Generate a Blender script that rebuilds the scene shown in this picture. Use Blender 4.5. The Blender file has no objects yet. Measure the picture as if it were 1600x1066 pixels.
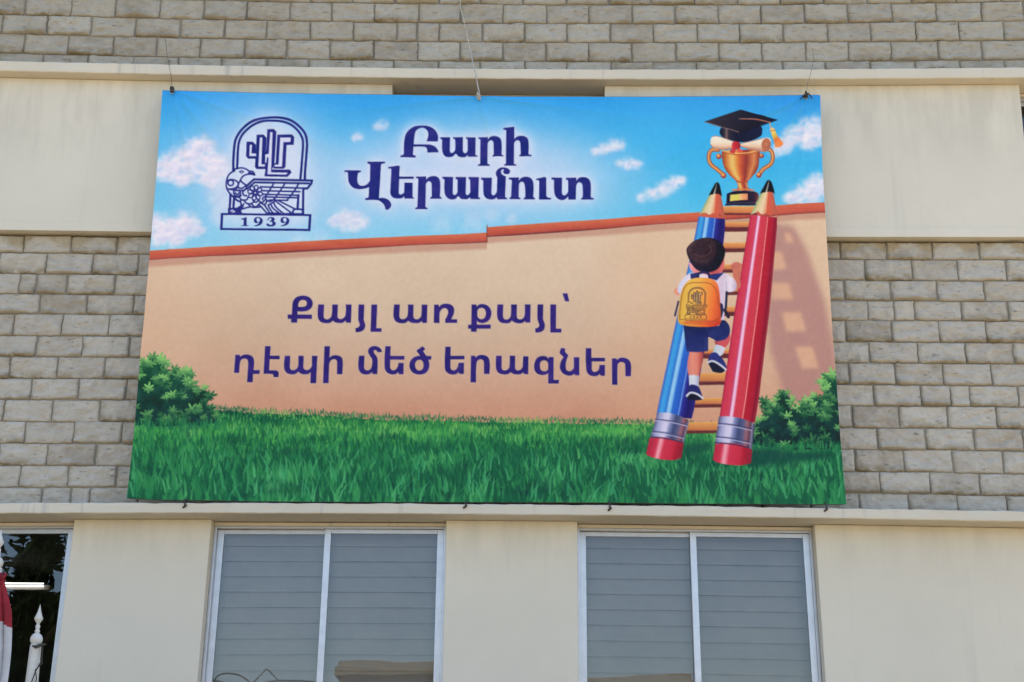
import bpy, bmesh, math, random
import numpy as np
from mathutils import Vector, Matrix

scn = bpy.context.scene
COL = scn.collection
# ---------------------------------------------------------------- camera
FPX, PCX, PCY = 2300., 800., 533.
CAM = np.array((0., -10.7, 1.6))
TH, ROLL, YAW = .3236227, .009648, -.00670826
FWD = np.array((math.sin(YAW)*math.cos(TH), math.cos(YAW)*math.cos(TH), math.sin(TH)))
_r = np.array((math.cos(YAW), -math.sin(YAW), 0.)); _u = np.cross(_r, FWD)
RGT = _r*math.cos(ROLL)+_u*math.sin(ROLL); UPV = _u*math.cos(ROLL)-_r*math.sin(ROLL)
cam = bpy.data.cameras.new('camera'); cam.sensor_width = 36.; cam.lens = 36.*FPX/1600.
cam.clip_start = .1; cam.clip_end = 500.
camo = bpy.data.objects.new('camera', cam); COL.objects.link(camo)
camo.matrix_world = Matrix(((RGT[0], UPV[0], -FWD[0], CAM[0]), (RGT[1], UPV[1], -FWD[1], CAM[1]), (RGT[2], UPV[2], -FWD[2], CAM[2]), (0, 0, 0, 1)))
scn.camera = camo
# ---------------------------------------------------------------- sky, sun, exposure
SUN_EL, SUN_AZ = math.radians(58), math.radians(28)      # the sun stands behind the building: the facade is in open shade
world = bpy.data.worlds.new('World'); scn.world = world; world.use_nodes = True
wn = world.node_tree; bg = wn.nodes['Background']
sky = wn.nodes.new('ShaderNodeTexSky'); sky.sky_type = 'NISHITA'; sky.sun_disc = False
sky.sun_elevation = SUN_EL; sky.sun_rotation = SUN_AZ; sky.air_density = 1.0; sky.dust_density = 1.2; sky.ozone_density = 1.
wn.links.new(sky.outputs[0], bg.inputs[0]); bg.inputs[1].default_value = .15
sd = Vector((math.sin(SUN_AZ)*math.cos(SUN_EL), math.cos(SUN_AZ)*math.cos(SUN_EL), math.sin(SUN_EL)))
sl = bpy.data.lights.new('sun', 'SUN'); sl.energy = 4.; sl.angle = math.radians(.5); sl.color = (1., .95, .86)
so = bpy.data.objects.new('sun', sl); COL.objects.link(so); so.location = (0, 10, 20)
so.rotation_euler = sd.to_track_quat('Z', 'Y').to_euler()
vs = scn.view_settings; vs.view_transform = 'Standard'; vs.look = 'None'; vs.gamma = 1.
vs.exposure = 1.52
scn.render.film_transparent = False
scn.cycles.max_bounces = 8; scn.cycles.transparent_max_bounces = 12

# ---------------------------------------------------------------- measuring
FX0 = FWD[0]/FWD[1]*10.7; FZ0 = 1.6+FWD[2]/FWD[1]*10.7; BOW = .00121927
def on_wall(px, py, Y=0.):
    """a point measured in the photo (1600 wide) -> the point of the upright plane at depth Y"""
    px = np.asarray(px, float); py = np.asarray(py, float)
    d = FWD+RGT*((px-PCX)/FPX)[..., None]-UPV*((py-PCY)/FPX)[..., None]
    t = (Y-CAM[1])/d[..., 1]
    return CAM+d*t[..., None]
def bow(P):
    """the old facade is very slightly out of true: straight coordinates -> as built"""
    P = np.array(P, float); x, z = P[..., 0]-FX0, P[..., 2]-FZ0; s = 1+BOW*np.minimum(x*x+z*z, 40.)
    P[..., 0] = FX0+x*s; P[..., 2] = FZ0+z*s; return P
def true(px, py, Y=0.):
    """measured photo point -> straight facade coordinates (x, z)"""
    p = on_wall(px, py, Y); x, z = p[..., 0]-FX0, p[..., 2]-FZ0; u, w = x.copy(), z.copy()
    for _ in range(8):
        s = 1+BOW*(u*u+w*w); u, w = x/s, z/s
    return FX0+u, FZ0+w
def tx(px, py, Y=0.): return float(true(np.array(px), np.array(py), Y)[0])
def tz(px, py, Y=0.): return float(np.mean(true(np.array(px), np.array(py), Y)[1]))

LIGHT = (0.86, 0.97, 1.16)        # light falling on the banner, so that the ink colours come out as measured
# ---------------------------------------------------------------- printed artwork of the banner
# A small numpy painter lays out the print the way a sign printer would; its colours become the
# vertex colours of the cloth mesh and its ids split the cloth into the printed parts.
AX0, AY0, AX1, AY1 = 192.0, 134.0, 1330.0, 798.0     # layout units of the print
AS = 1.15                                            # samples per unit
AW, AH = int((AX1-AX0)*AS), int((AY1-AY0)*AS)
PIX = np.zeros((AH, AW, 3), np.float32)
IDS = np.zeros((AH, AW), np.int16)
PARTS = ['cloth']
GX, GY = np.meshgrid(AX0+(np.arange(AW)+.5)/AS, AY0+(np.arange(AH)+.5)/AS)
GX = GX.astype(np.float32); GY = GY.astype(np.float32)

def part_id(name):
    PARTS.append(name); return len(PARTS)-1
def rgb(r, g, b): return np.array((r, g, b), np.float32)/255.
def sstep(a, b, x):
    t = np.clip((x-a)/(b-a), 0, 1); return t*t*(3-2*t)
def stops(t, st):
    xs = [s[0] for s in st]; c = np.array([s[1] for s in st], np.float32)/255.
    return np.stack([np.interp(t, xs, c[:, k]) for k in range(3)], -1).astype(np.float32)

def vnoise(x, y, seed):
    xi = np.floor(x).astype(np.int64); yi = np.floor(y).astype(np.int64)
    fx = x-xi; fy = y-yi; fx = fx*fx*(3-2*fx); fy = fy*fy*(3-2*fy)
    def h(a, b):
        n = (a*374761393+b*668265263+seed*1274126177) & 0xffffffff
        n = ((n ^ (n >> 13))*1274126177) & 0xffffffff
        return ((n ^ (n >> 16)) & 0xffff)/65535.
    return (h(xi, yi)*(1-fx)+h(xi+1, yi)*fx)*(1-fy)+(h(xi, yi+1)*(1-fx)+h(xi+1, yi+1)*fx)*fy
def fbm(x, y, seed, o=4):
    s = 0.; a = .5
    for k in range(o):
        s = s+a*vnoise(x*2**k, y*2**k, seed+k); a *= .5
    return s/(1-.5**o)

def path(txt, ox=0, oy=0, s=1., closed=True):
    """'x,y' is a corner, '~x,y' a smooth point"""
    pts, sm = [], []
    for tok in txt.split():
        sm.append(tok[0] == '~'); a, b = tok.lstrip('~').split(',')
        pts.append((ox+float(a)/s, oy+float(b)/s))
    n = len(pts); P = np.array(pts); out = []
    segs = range(n) if closed else range(n-1)
    for i in segs:
        j = (i+1) % n; a, b = P[i], P[j]; L = np.hypot(*(b-a))
        out.append(a[None])
        if not (sm[i] or sm[j]) or L < 1e-6: continue
        def tan(k):
            if not sm[k]: return None
            if not closed and k in (0, n-1): return None
            v = P[(k+1) % n]-P[k-1]; return v/max(np.hypot(*v), 1e-6)*L
        t0, t1 = tan(i), tan(j)
        if t0 is None and t1 is None: continue
        if t0 is None: t0 = 1.5*(b-a)-.5*t1
        if t1 is None: t1 = 1.5*(b-a)-.5*t0
        m = int(np.clip(L/1.2, 3, 14)); t = (np.arange(1, m)/m)[:, None]
        out.append((2*t**3-3*t*t+1)*a+(t**3-2*t*t+t)*t0+(3*t*t-2*t**3)*b+(t**3-t*t)*t1)
    if not closed: out.append(P[-1:])
    return np.concatenate(out)

def cover(paths, ss=4):
    """anti-aliased even-odd coverage of closed paths -> (y0, x0, alpha) or None"""
    Q = [(np.asarray(p)-(AX0, AY0))*AS for p in paths]
    A = np.concatenate(Q); B = np.concatenate([np.roll(q, -1, 0) for q in Q])
    x0 = max(int(A[:, 0].min())-1, 0); x1 = min(int(A[:, 0].max())+2, AW)
    y0 = max(int(A[:, 1].min())-1, 0); y1 = min(int(A[:, 1].max())+2, AH)
    if x1 <= x0 or y1 <= y0: return None
    al = np.zeros((y1-y0, x1-x0), np.float32); px = np.arange(x0, x1)
    for r in range(y1-y0):
        for k in range(ss):
            y = y0+r+(k+.5)/ss
            m = (A[:, 1] <= y) != (B[:, 1] <= y)
            if not m.any(): continue
            a, b = A[m], B[m]
            xs = np.sort(a[:, 0]+(y-a[:, 1])*(b[:, 0]-a[:, 0])/(b[:, 1]-a[:, 1]))
            for q in range(0, len(xs)-1, 2):
                al[r] += np.clip(px+1-xs[q], 0, 1)-np.clip(px+1-xs[q+1], 0, 1)
    return y0, x0, al/ss

def lay(cv, col, pid=None, op=1.):
    if cv is None: return
    y0, x0, al = cv; h, w = al.shape; sl = (slice(y0, y0+h), slice(x0, x0+w))
    if callable(col): col = col(GX[sl], GY[sl])
    a = (al*op)[..., None]
    PIX[sl] = PIX[sl]*(1-a)+np.asarray(col, np.float32)*a
    if pid is not None: IDS[sl] = np.where(al > .5, pid, IDS[sl])
def fill(paths, col, pid=None, op=1.):
    if isinstance(paths, np.ndarray): paths = [paths]
    lay(cover(paths), col, pid, op)
def blur(al, r):
    k = np.exp(-.5*(np.arange(-3*r, 3*r+1)/r)**2); k /= k.sum()
    al = np.apply_along_axis(lambda v: np.convolve(v, k, 'same'), 0, al)
    return np.apply_along_axis(lambda v: np.convolve(v, k, 'same'), 1, al)
def soft(p, col, r, op=1.):
    """blurred polygon"""
    p = np.asarray(p); R = int(r*AS*3)+2
    y0, x0, al = cover([p])
    big = np.pad(al, R); big = blur(big, max(int(r*AS), 1))
    ya, xa = y0-R, x0-R; cy, cx = max(-ya, 0), max(-xa, 0)
    big = big[cy:cy+AH-max(ya, 0), cx:cx+AW-max(xa, 0)]
    lay((max(ya, 0), max(xa, 0), big), col, None, op)
def stroke(pts, w, col, pid=None, op=1., closed=False):
    P = np.asarray(pts, np.float32)
    if closed: P = np.concatenate([P, P[:1]])
    x0 = max(int((P[:, 0].min()-w-1-AX0)*AS), 0); x1 = min(int((P[:, 0].max()+w+1-AX0)*AS)+1, AW)
    y0 = max(int((P[:, 1].min()-w-1-AY0)*AS), 0); y1 = min(int((P[:, 1].max()+w+1-AY0)*AS)+1, AH)
    if x1 <= x0 or y1 <= y0: return
    X, Y = GX[y0:y1, x0:x1], GY[y0:y1, x0:x1]; D = np.full(X.shape, 1e9, np.float32)
    for a, b in zip(P[:-1], P[1:]):
        d = b-a; L = max(float(d@d), 1e-9)
        t = np.clip(((X-a[0])*d[0]+(Y-a[1])*d[1])/L, 0, 1)
        D = np.minimum(D, (X-a[0]-t*d[0])**2+(Y-a[1]-t*d[1])**2)
    lay((y0, x0, np.clip((w/2-np.sqrt(D))*AS+.5, 0, 1)), col, pid, op)
def oval(cx, cy, rx, ry, n=28, rot=0.):
    t = np.arange(n)*2*math.pi/n; c, s = math.cos(rot), math.sin(rot)
    x, y = rx*np.cos(t), ry*np.sin(t)
    return np.stack([cx+x*c-y*s, cy+x*s+y*c], 1)
def edge_x(pl, y):
    return np.interp(y, [p[1] for p in pl], [p[0] for p in pl])
def across(L, R, st):
    """colour stops running from polyline L to polyline R (both downwards)"""
    def f(X, Y):
        a, b = edge_x(L, Y), edge_x(R, Y); return stops((X-a)/(b-a), st)
    return f
rnd = random.Random(7)

# ---- sky -----------------------------------------------------------------------------------
def paint_sky():
    t = (GY-140)/250.
    PIX[:] = stops(t, [(0, (46, 152, 234)), (.3, (56, 172, 238)), (.6, (70, 184, 239)), (.85, (100, 196, 240)), (1., (126, 206, 241))])
    b = fbm(GX/150, GY/90, 3)[..., None]
    PIX[:] += (b-.5)*np.array((.10, .06, .02))
    d = np.exp(-((GX-1240)/110)**2-((GY-150)/40)**2)[..., None]
    PIX[:] += d*np.array((-.02, -.04, -.02))
    g = [(735, 268, 215, 88, .97), (418, 275, 104, 122, .97), (560, 300, 130, 80, .5), (310, 280, 110, 105, .4), (880, 290, 130, 60, .45)]
    for cx, cy, rx, ry, k in g:
        d = ((GX-cx)/rx)**2+((GY-cy)/ry)**2
        a = (k*np.exp(-np.maximum(d, 0)**1.25*1.25)*(.88+.24*fbm(GX/40, GY/40, 11)))[..., None]
        a = np.clip(a, 0, .95)
        PIX[:] = PIX*(1-a)+rgb(196, 212, 246)*a
def cloud(circles, dens=1., seed=1, sc=26., rough=1.35, thr=.28, wide=.58):
    c = np.array(circles, float)
    x0, x1 = (c[:, 0]-c[:, 2]*2).min(), (c[:, 0]+c[:, 2]*2).max()
    y0, y1 = (c[:, 1]-c[:, 2]*2).min(), (c[:, 1]+c[:, 2]*2).max()
    a0, a1 = max(int((x0-AX0)*AS), 0), min(int((x1-AX0)*AS), AW)
    b0, b1 = max(int((y0-AY0)*AS), 0), min(int((y1-AY0)*AS), AH)
    X, Y = GX[b0:b1, a0:a1], GY[b0:b1, a0:a1]; d = np.zeros(X.shape)
    for cx, cy, r in c:
        e = np.clip(1-np.hypot(X-cx, (Y-cy)*1.1)/(r*1.75), 0, 1); d = d+e-d*e
    sc = sc*.62; u, w = X/sc+.5*vnoise(X/sc*1.3, Y/sc*1.3, seed+40), Y/sc*1.35
    n = .55*fbm(u, w, seed, 6)+.45*(1-np.abs(fbm(u*1.6, w*1.6, seed+9, 4)-.5)*3.)
    v = d*.85+(n-.55)*rough*np.clip(d*3.5, 0, 1)
    a = sstep(thr-wide*.7, thr+wide, v)*dens*(.74+.36*np.clip(d, 0, .6))
    sh = fbm(u+.16, w+.26, seed, 3)-fbm(u, w, seed, 3)
    lay((b0, a0, blur(np.clip(a, 0, 1), 2).astype(np.float32)), lambda x, y: np.clip(rgb(226, 223, 246)+sh[..., None]*np.array((.30, .22, .08))-np.clip(.40-d, 0, 1)[..., None]*np.array((.26, .12, .0)), 0, 1))
def paint_clouds():
    cloud([(318, 232, 17), (298, 244, 20), (272, 258, 20), (338, 252, 16), (256, 268, 15), (304, 262, 22), (328, 278, 15), (284, 280, 12), (345, 270, 13)], 1, 5, 30)
    cloud([(264, 362, 20), (290, 352, 18), (250, 348, 14), (308, 360, 12), (276, 368, 16), (246, 370, 14)], 1, 9, 30)
    cloud([(345, 300, 18), (352, 322, 16), (342, 342, 11)], .5, 15, 28)
    cloud([(540, 343, 15), (562, 346, 12), (522, 349, 9), (548, 350, 13)], .85, 21, 24)
    cloud([(597, 196, 8), (590, 199, 6)], .75, 22, 14); cloud([(560, 214, 7), (555, 216, 5)], .8, 23, 14)
    cloud([(958, 226, 9), (970, 226, 8), (943, 232, 8), (930, 236, 6)], .9, 31, 18); cloud([(982, 256, 9), (996, 258, 7), (968, 254, 6)], .95, 32, 16)
    cloud([(1052, 287, 11), (1036, 296, 11), (1018, 303, 10), (1064, 282, 7), (1002, 309, 7)], .95, 36, 22)
    cloud([(1258, 204, 16), (1272, 196, 15), (1240, 216, 15), (1226, 228, 11), (1280, 214, 16), (1262, 218, 14), (1212, 236, 8)], .95, 41, 28)
    cloud([(1270, 288, 14), (1252, 300, 14), (1282, 284, 13), (1236, 308, 10), (1280, 300, 14), (1262, 304, 13)], .95, 42, 26)
    cloud([(770, 338, 9), (800, 342, 8)], .4, 51); cloud([(470, 380, 14), (500, 376, 14)], .35, 52); cloud([(740, 348, 16), (690, 352, 14)], .3, 53)

# ---- wall of the print --------------------------------------------------------------------
CAP_T = [(180, 396.5), (233, 393), (320, 387.5), (420, 381.5), (520, 375), (640, 369), (720, 366), (761, 363.5), (761.1, 355), (830, 350), (920, 344), (1000, 338), (1100, 331), (1215, 320), (1260, 317), (1340, 314)]
def cap_y(X): return np.interp(X, [p[0] for p in CAP_T], [p[1] for p in CAP_T])
def paint_wall():
    pid = part_id('printed_garden_wall')
    ct = cap_y(GX); d = GY-ct
    v = (GY-370)/300.
    base = stops(v, [(0, (214, 194, 174)), (.25, (210, 187, 167)), (.5, (204, 176, 156)), (.75, (200, 160, 140)), (.9, (197, 146, 124)), (1, (194, 136, 116))])
    n = (fbm(GX/70, GY/55, 71)-.5)[..., None]
    base = base+n*np.array((.045, .05, .055))
    # warm at both ends, a pale bloom behind the slogan
    g = np.exp(-((GX-690)/300)**2-((GY-480)/110)**2)[..., None]
    base = base*(1-.28*g)+rgb(206, 192, 174)*.28*g
    e = (sstep(420, 220, GX)+sstep(900, 1010, GX))[..., None]
    base = base*(1-.3*e)+rgb(214, 176, 147)*.3*e
    a = np.clip(d*AS+.5, 0, 1)[..., None]
    PIX[:] = PIX*(1-a)+base*a
    IDS[d > 0] = pid
    # soft print of the shadow under the coping, then the coping
    a = (sstep(14, 16, d)*sstep(29, 22, d)*.55)[..., None]; PIX[:] = PIX*(1-a)+rgb(176, 122, 108)*a
    pid2 = part_id('printed_wall_coping')
    th = 15.5+.8*np.sin(GX/60.)
    m = np.clip(d*AS+.5, 0, 1)*np.clip((th-d)*AS+.5, 0, 1)
    cc = stops(d/16., [(0, (196, 108, 78)), (.25, (198, 98, 76)), (.7, (184, 84, 70)), (.86, (162, 72, 66)), (.9, (116, 54, 58)), (1, (114, 56, 60))])
    cc = cc+(fbm(GX/40, GY/9, 77)-.5)[..., None]*.08
    e = sstep(1000, 1260, GX)[..., None]*.3; cc = cc*(1-e)+rgb(208, 92, 74)*e
    a = m[..., None]; PIX[:] = PIX*(1-a)+cc*a
    IDS[m > .5] = pid2
    # the step in the coping
    stroke([(761, 352), (761, 379)], 1.6, rgb(120, 56, 52), None, .8)
    # printed ladder shade on the right end of the wall
    soft([(1206, 347), (1240, 352), (1262, 392), (1289, 470), (1304, 545), (1310, 605), (1284, 640), (1228, 622), (1204, 545), (1196, 470)], rgb(168, 124, 124), 5, .78)
    for q in ([(1204, 392), (1222, 392), (1230, 420), (1206, 420)], [(1206, 441), (1233, 441), (1240, 467), (1206, 467)], [(1222, 487), (1252, 487), (1260, 517), (1229, 517)], [(1242, 541), (1270, 541), (1280, 575), (1253, 575)], [(1226, 362), (1236, 364), (1241, 380), (1228, 378)]):
        soft(q, rgb(214, 172, 146), 3, .85)
    soft([(1268, 615), (1300, 600), (1304, 650), (1275, 650)], rgb(196, 130, 110), 5, .8)

# ---- grass and bushes of the print ----------------------------------------------------------
def grass_top(X): return np.interp(X, [190, 330, 400, 500, 600, 800, 1000, 1100, 1180, 1340], [640, 641, 646, 650, 656, 661, 663, 668, 675, 690])
def leafc(a, b, t): return np.array(a)*(1-t)+np.array(b)*t
def blade(x, y, ln, lean, w, c, pid, op=1.):
    tx, ty = x+lean*ln, y-ln
    mx, my = x+lean*ln*.35, y-ln*.55
    p = np.array([(x-w/2, y), (mx-w*.42, my), (tx, ty), (mx+w*.42, my), (x+w/2, y)])
    lay(cover([p], 2), c, pid, op*.86)
def paint_grass():
    pid = part_id('printed_grass')
    top = grass_top(GX)+(fbm(GX/6, GY*0, 81)-.5)*5
    d = GY-top
    c = stops((GY-645)/140., [(0, (28, 94, 62)), (.12, (46, 126, 68)), (.28, (54, 140, 72)), (.45, (36, 114, 70)), (.7, (22, 90, 66)), (1, (18, 80, 64))])
    c = c+(fbm(GX/60, GY/14, 83)-.5)[..., None]*np.array((.34, .46, .12))
    a = np.clip(d*AS*.7+.5, 0, 1)[..., None]
    PIX[:] = PIX*(1-a)+np.clip(c, 0, 1)*a; IDS[d > 0] = pid
    n = 30
    for r in range(n):
        v = r/(n-1.); y = 648+v**1.15*150
        step = 2.6+5.2*v; ln0 = 6+34*v**1.3; w0 = 1.5+4.8*v
        x = AX0-5
        while x < AX1+5:
            x += step*rnd.uniform(.35, 1.35)
            yy = y+rnd.uniform(-3, 3)*(1+v)+(grass_top(x)-656)*(1-v)
            if r == 0: yy += 5
            pn = float(fbm(np.array([x/62.]), np.array([yy/15.]), 83)[0])-.5
            k = rnd.random()+pn*1.9+(.20 if .1 < v < .32 else -.10)-(.10 if v < .06 else 0)
            if v > .55: k = k*.80
            if k < .30: col = leafc((18, 80, 58), (26, 100, 70), rnd.random())
            elif k < .68: col = leafc((32, 114, 74), (50, 138, 82), rnd.random())
            elif k < .99: col = leafc(leafc((58, 146, 74), (52, 140, 88), min(1, v*1.6)), leafc((84, 166, 80), (76, 164, 102), min(1, v*1.6)), rnd.random())
            else: col = leafc(leafc((110, 178, 84), (70, 160, 108), min(1, v*1.6)), leafc((132, 190, 92), (88, 176, 120), min(1, v*1.6)), rnd.random())
            blade(x, yy+ln0*.25, ln0*rnd.uniform(.5, 1.25), rnd.gauss(0, .26), w0*rnd.uniform(.6, 1.2), np.array(col)/255., pid, .9)
    # dark hollows
    for _ in range(44):
        x = rnd.uniform(200, 1300); y = rnd.uniform(682, 775)
        soft(oval(x, y, rnd.uniform(8, 26), rnd.uniform(3, 7)), rgb(14, 62, 54), 3, .30)
    for _ in range(240):
        x = rnd.uniform(195, 1325); y = rnd.uniform(712, 790); v = (y-650)/150
        blade(x, y, 12+22*v*rnd.uniform(.6, 1.2), rnd.gauss(0, .35), 1.5+2.2*v, np.array(leafc((46, 142, 98), (84, 176, 116), rnd.random()))/255., pid, .8)
def rosette(x, y, r, t, pid):
    n = rnd.randint(6, 9); a0 = rnd.uniform(0, 6.28)
    for k in range(n):
        a = a0+k*6.283/n+rnd.uniform(-.2, .2); L = r*rnd.uniform(.75, 1.15)*(1 if math.sin(a) < .2 else .75)
        cx, cy = x+math.cos(a)*L*.55, y+math.sin(a)*L*.5
        up = .5-.5*math.sin(a)
        col = leafc((18, 72, 54), (128, 192, 112), np.clip(t*.85+up*.35+rnd.uniform(-.12, .12)-.05, 0, 1))
        lay(cover([oval(cx, cy, L*.55, L*.17, 10, a)], 3), np.array(col)/255., pid)
def bush(outline, pid, n, lit):
    fill(path(outline), lambda X, Y: np.clip(stops((Y-570)/110., [(0, (26, 84, 62)), (.5, (17, 62, 54)), (1, (11, 46, 48))])+(fbm(X/9, Y/9, 91)-.5)[..., None]*.18, 0, 1), pid)
    P = path(outline); x0, y0 = P.min(0); x1, y1 = P.max(0); pts = []
    cv = cover([P], 1); yy0, xx0, al = cv
    while len(pts) < n:
        x, y = rnd.uniform(x0, x1), rnd.uniform(y0, y1)
        i, j = int((y-AY0)*AS)-yy0, int((x-AX0)*AS)-xx0
        if 0 <= i < al.shape[0] and 0 <= j < al.shape[1] and al[i, j] > .5: pts.append((x, y))
    pts += [(p[0]+rnd.uniform(-3, 3), p[1]+rnd.uniform(-4, 3)) for p in P[::6] if p[1] < y1-14 and AX0 < p[0] < AX1]
    pts.sort(key=lambda p: -p[1])
    for x, y in pts:
        hy = (y-y0)/(y1-y0)
        t = np.clip(.74-.75*hy+rnd.choice((-.35, -.2, 0, .25, .45))+lit(x), 0, 1)
        rosette(x, y, rnd.uniform(6.5, 11.5), t, pid)
def paint_bushes():
    bush('200,585 ~218,570 ~238,562 ~258,566 ~260,584 ~276,580 ~300,588 ~300,606 ~326,614 ~322,630 ~334,642 ~336,662 200,664', part_id('printed_bush'), 46, lambda x: -.12*((x-200)/130.))
    bush('1330,590 ~1308,586 ~1290,592 ~1286,608 ~1294,624 ~1272,618 ~1258,628 ~1238,640 ~1234,620 ~1218,616 ~1210,630 ~1194,630 ~1196,650 ~1180,664 ~1178,694 1330,700', part_id('printed_bush'), 50, lambda x: -.05)
    g = PARTS.index('printed_grass')
    for x0, x1, yb in ((196, 345, 668), (1176, 1330, 702)):
        for _ in range(150):
            x = rnd.uniform(x0, x1)
            blade(x, yb+rnd.uniform(-4, 5), rnd.uniform(7, 17), rnd.gauss(0, .25), rnd.uniform(1.6, 3), np.array(leafc((24, 100, 70), (60, 150, 86), rnd.random()))/255., g, .85)
    # printed shade of the pencil feet on the grass
    soft([(1172, 702), (1200, 700), (1240, 706), (1300, 708), (1300, 716), (1240, 722), (1190, 728), (1168, 728)], rgb(16, 66, 62), 4, .8)
    soft([(1066, 694), (1112, 690), (1114, 702), (1070, 716)], rgb(16, 70, 62), 4, .8)

# ---- pencils, ladder, trophy, cap, child ------------------------------------------------------
BL = [(1120, 285), (1092, 336), (1086, 368), (1056, 504), (1030, 626), (1026, 648), (1010, 715)]
BR = [(1121, 285), (1134, 343), (1131, 374), (1084, 638), (1079, 658), (1062, 720)]
RL = [(1202, 280), (1173, 333), (1148, 487), (1124.5, 652), (1112, 720)]
RR = [(1203, 280), (1215.5, 339), (1203, 480), (1186, 620), (1179, 662), (1173, 725)]
GOLD = [(0, (150, 72, 50)), (.10, (196, 116, 62)), (.2, (222, 172, 98)), (.28, (220, 190, 112)), (.40, (214, 130, 64)), (.52, (186, 78, 54)), (.66, (138, 54, 54)), (.78, (186, 104, 68)), (.86, (210, 134, 86)), (1, (146, 64, 50))]
def paint_ladder():
    for y0, y1, y2 in ((321, 332.5, 335), (346, 354, 361), (378, 387, 393), (412, 420, 425), (447, 455, 460), (478, 486.5, 493), (545, 552, 559), (582, 595.5, 600.5), (621, 631, 636), (658.5, 672.5, 676.5)):
        pid = part_id('printed_rung'); xa, xb = edge_x(BR, y0)-6, edge_x(RL, y0)+4
        fill(np.array([(xa, y0+1), (xb, y0), (xb, y1), (xa, y1+1)]), lambda X, Y, a=y0, b=y1: stops((Y-a)/(b-a), [(0, (224, 170, 104)), (.3, (212, 148, 88)), (.9, (196, 120, 78)), (1, (150, 80, 62))])+((X-1130)/900.)[..., None]*np.array((.3, .1, .1)), pid)
        fill(np.array([(xa, y1+1), (xb, y1), (xb, y2), (xa, y2+1)]), rgb(96, 44, 50), pid)
def pencil(L, R, st, top, ferr, eras, lead, wood, erst, fy):
    pid = part_id('printed_pencil')
    n = 24; y0, y1 = top
    ys = np.linspace(y0, y1, n)
    body = np.concatenate([np.stack([edge_x(L, ys), ys], 1), np.stack([edge_x(R, ys[::-1]), ys[::-1]+4], 1)])
    fill(body, across(L, R, st), pid)
    fill(path(*wood), across(L, R, [(0, (150, 170, 130)), (.15, (206, 196, 150)), (.4, (226, 204, 176)), (.55, (222, 160, 122)), (.62, (206, 92, 70)), (.85, (196, 96, 78)), (1, (176, 92, 78))]), pid)
    fill(path(*lead), across(L, R, [(0, (14, 18, 26)), (.3, (22, 26, 34)), (.36, (200, 200, 195)), (.46, (150, 160, 160)), (.5, (30, 32, 38)), (1, (12, 12, 24))]), pid)
    fill(path(*eras), across(L, R, erst), pid)
    F = path(*ferr)
    met = [(0, (92, 92, 132)), (.1, (150, 156, 204)), (.25, (198, 196, 232)), (.36, (206, 204, 238)), (.46, (120, 130, 180)), (.58, (60, 72, 116)), (.7, (86, 92, 132)), (.8, (150, 100, 116)), (.9, (92, 62, 84)), (.95, (130, 130, 160)), (1, (60, 60, 96))]
    fill(F, across(L, R, met), pid)
    for k, (dy, c, w) in enumerate(fy):
        xs = np.linspace(0, 1, 14); a, b = edge_x(L, dy), edge_x(R, dy+5)
        p = np.stack([a+(b-a)*xs, dy-1+9.5*xs**1.7], 1)
        stroke(p[:-1], w, rgb(*c), None, .85)
    return pid
def paint_pencils():
    o5 = (1080, 270, 7.106); o4 = (1000, 620, 6.667)
    blue = [(0, (60, 96, 190)), (.1, (62, 160, 232)), (.17, (58, 150, 228)), (.24, (48, 116, 208)), (.29, (150, 204, 246)), (.36, (126, 186, 242)), (.41, (44, 104, 206)), (.58, (40, 88, 194)), (.61, (120, 164, 236)), (.64, (48, 70, 170)), (.7, (40, 40, 140)), (.85, (28, 24, 100)), (1, (40, 34, 120))]
    red = [(0, (160, 34, 66)), (.06, (196, 54, 84)), (.2, (204, 62, 86)), (.26, (190, 70, 120)), (.3, (238, 200, 232)), (.35, (232, 176, 214)), (.39, (202, 60, 82)), (.62, (196, 58, 76)), (.645, (236, 160, 160)), (.67, (176, 32, 52)), (.86, (164, 28, 52)), (.92, (128, 22, 46)), (1, (150, 44, 66))]
    er = [(0, (170, 40, 66)), (.2, (196, 52, 80)), (.3, (238, 164, 182)), (.36, (226, 120, 142)), (.42, (200, 54, 80)), (.7, (192, 44, 68)), (.82, (164, 28, 50)), (1, (140, 34, 54))]
    pencil(BL, BR, blue, (338, 650), ('185,165 ~300,168 ~420,200 515,252 455,478 ~400,462 ~300,430 ~200,418 105,432', *o4), ('100,430 ~200,416 ~300,428 ~400,460 456,478 432,640 ~340,662 ~200,652 ~95,622 62,602', *o4),
           ('195,250 ~240,165 ~275,108 ~305,108 ~328,175 342,262 ~320,240 ~270,230 ~230,240', *o5), ('88,472 222,200 325,205 382,522 ~350,480 318,458 ~285,470 245,440 ~200,462 165,442 ~120,448', *o5), er, [(656.5, (70, 76, 118), 2), (658.5, (190, 190, 226), 1.4), (675.5, (70, 76, 118), 2), (678, (190, 190, 226), 1.2), (684, (52, 50, 84), 2)])
    pencil(RL, RR, red, (335, 656), ('822,205 ~950,203 ~1100,235 1200,282 1166,552 ~1050,497 ~900,478 783,492', *o4), ('785,488 ~900,476 ~1060,498 1170,550 1158,690 ~1050,716 ~900,706 ~795,682 760,652', *o4),
           ('765,225 ~815,135 ~850,78 ~880,80 ~912,150 932,235 ~915,215 ~865,205 ~815,212', *o5), ('660,462 795,175 905,170 965,490 ~945,470 925,440 ~880,470 835,432 ~790,455 745,420 ~700,445', *o5), er, [(662.5, (60, 66, 108), 2), (665, (190, 190, 226), 1.4), (683.5, (60, 66, 108), 2), (686, (190, 190, 226), 1.2), (692.5, (52, 50, 84), 2)])
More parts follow.
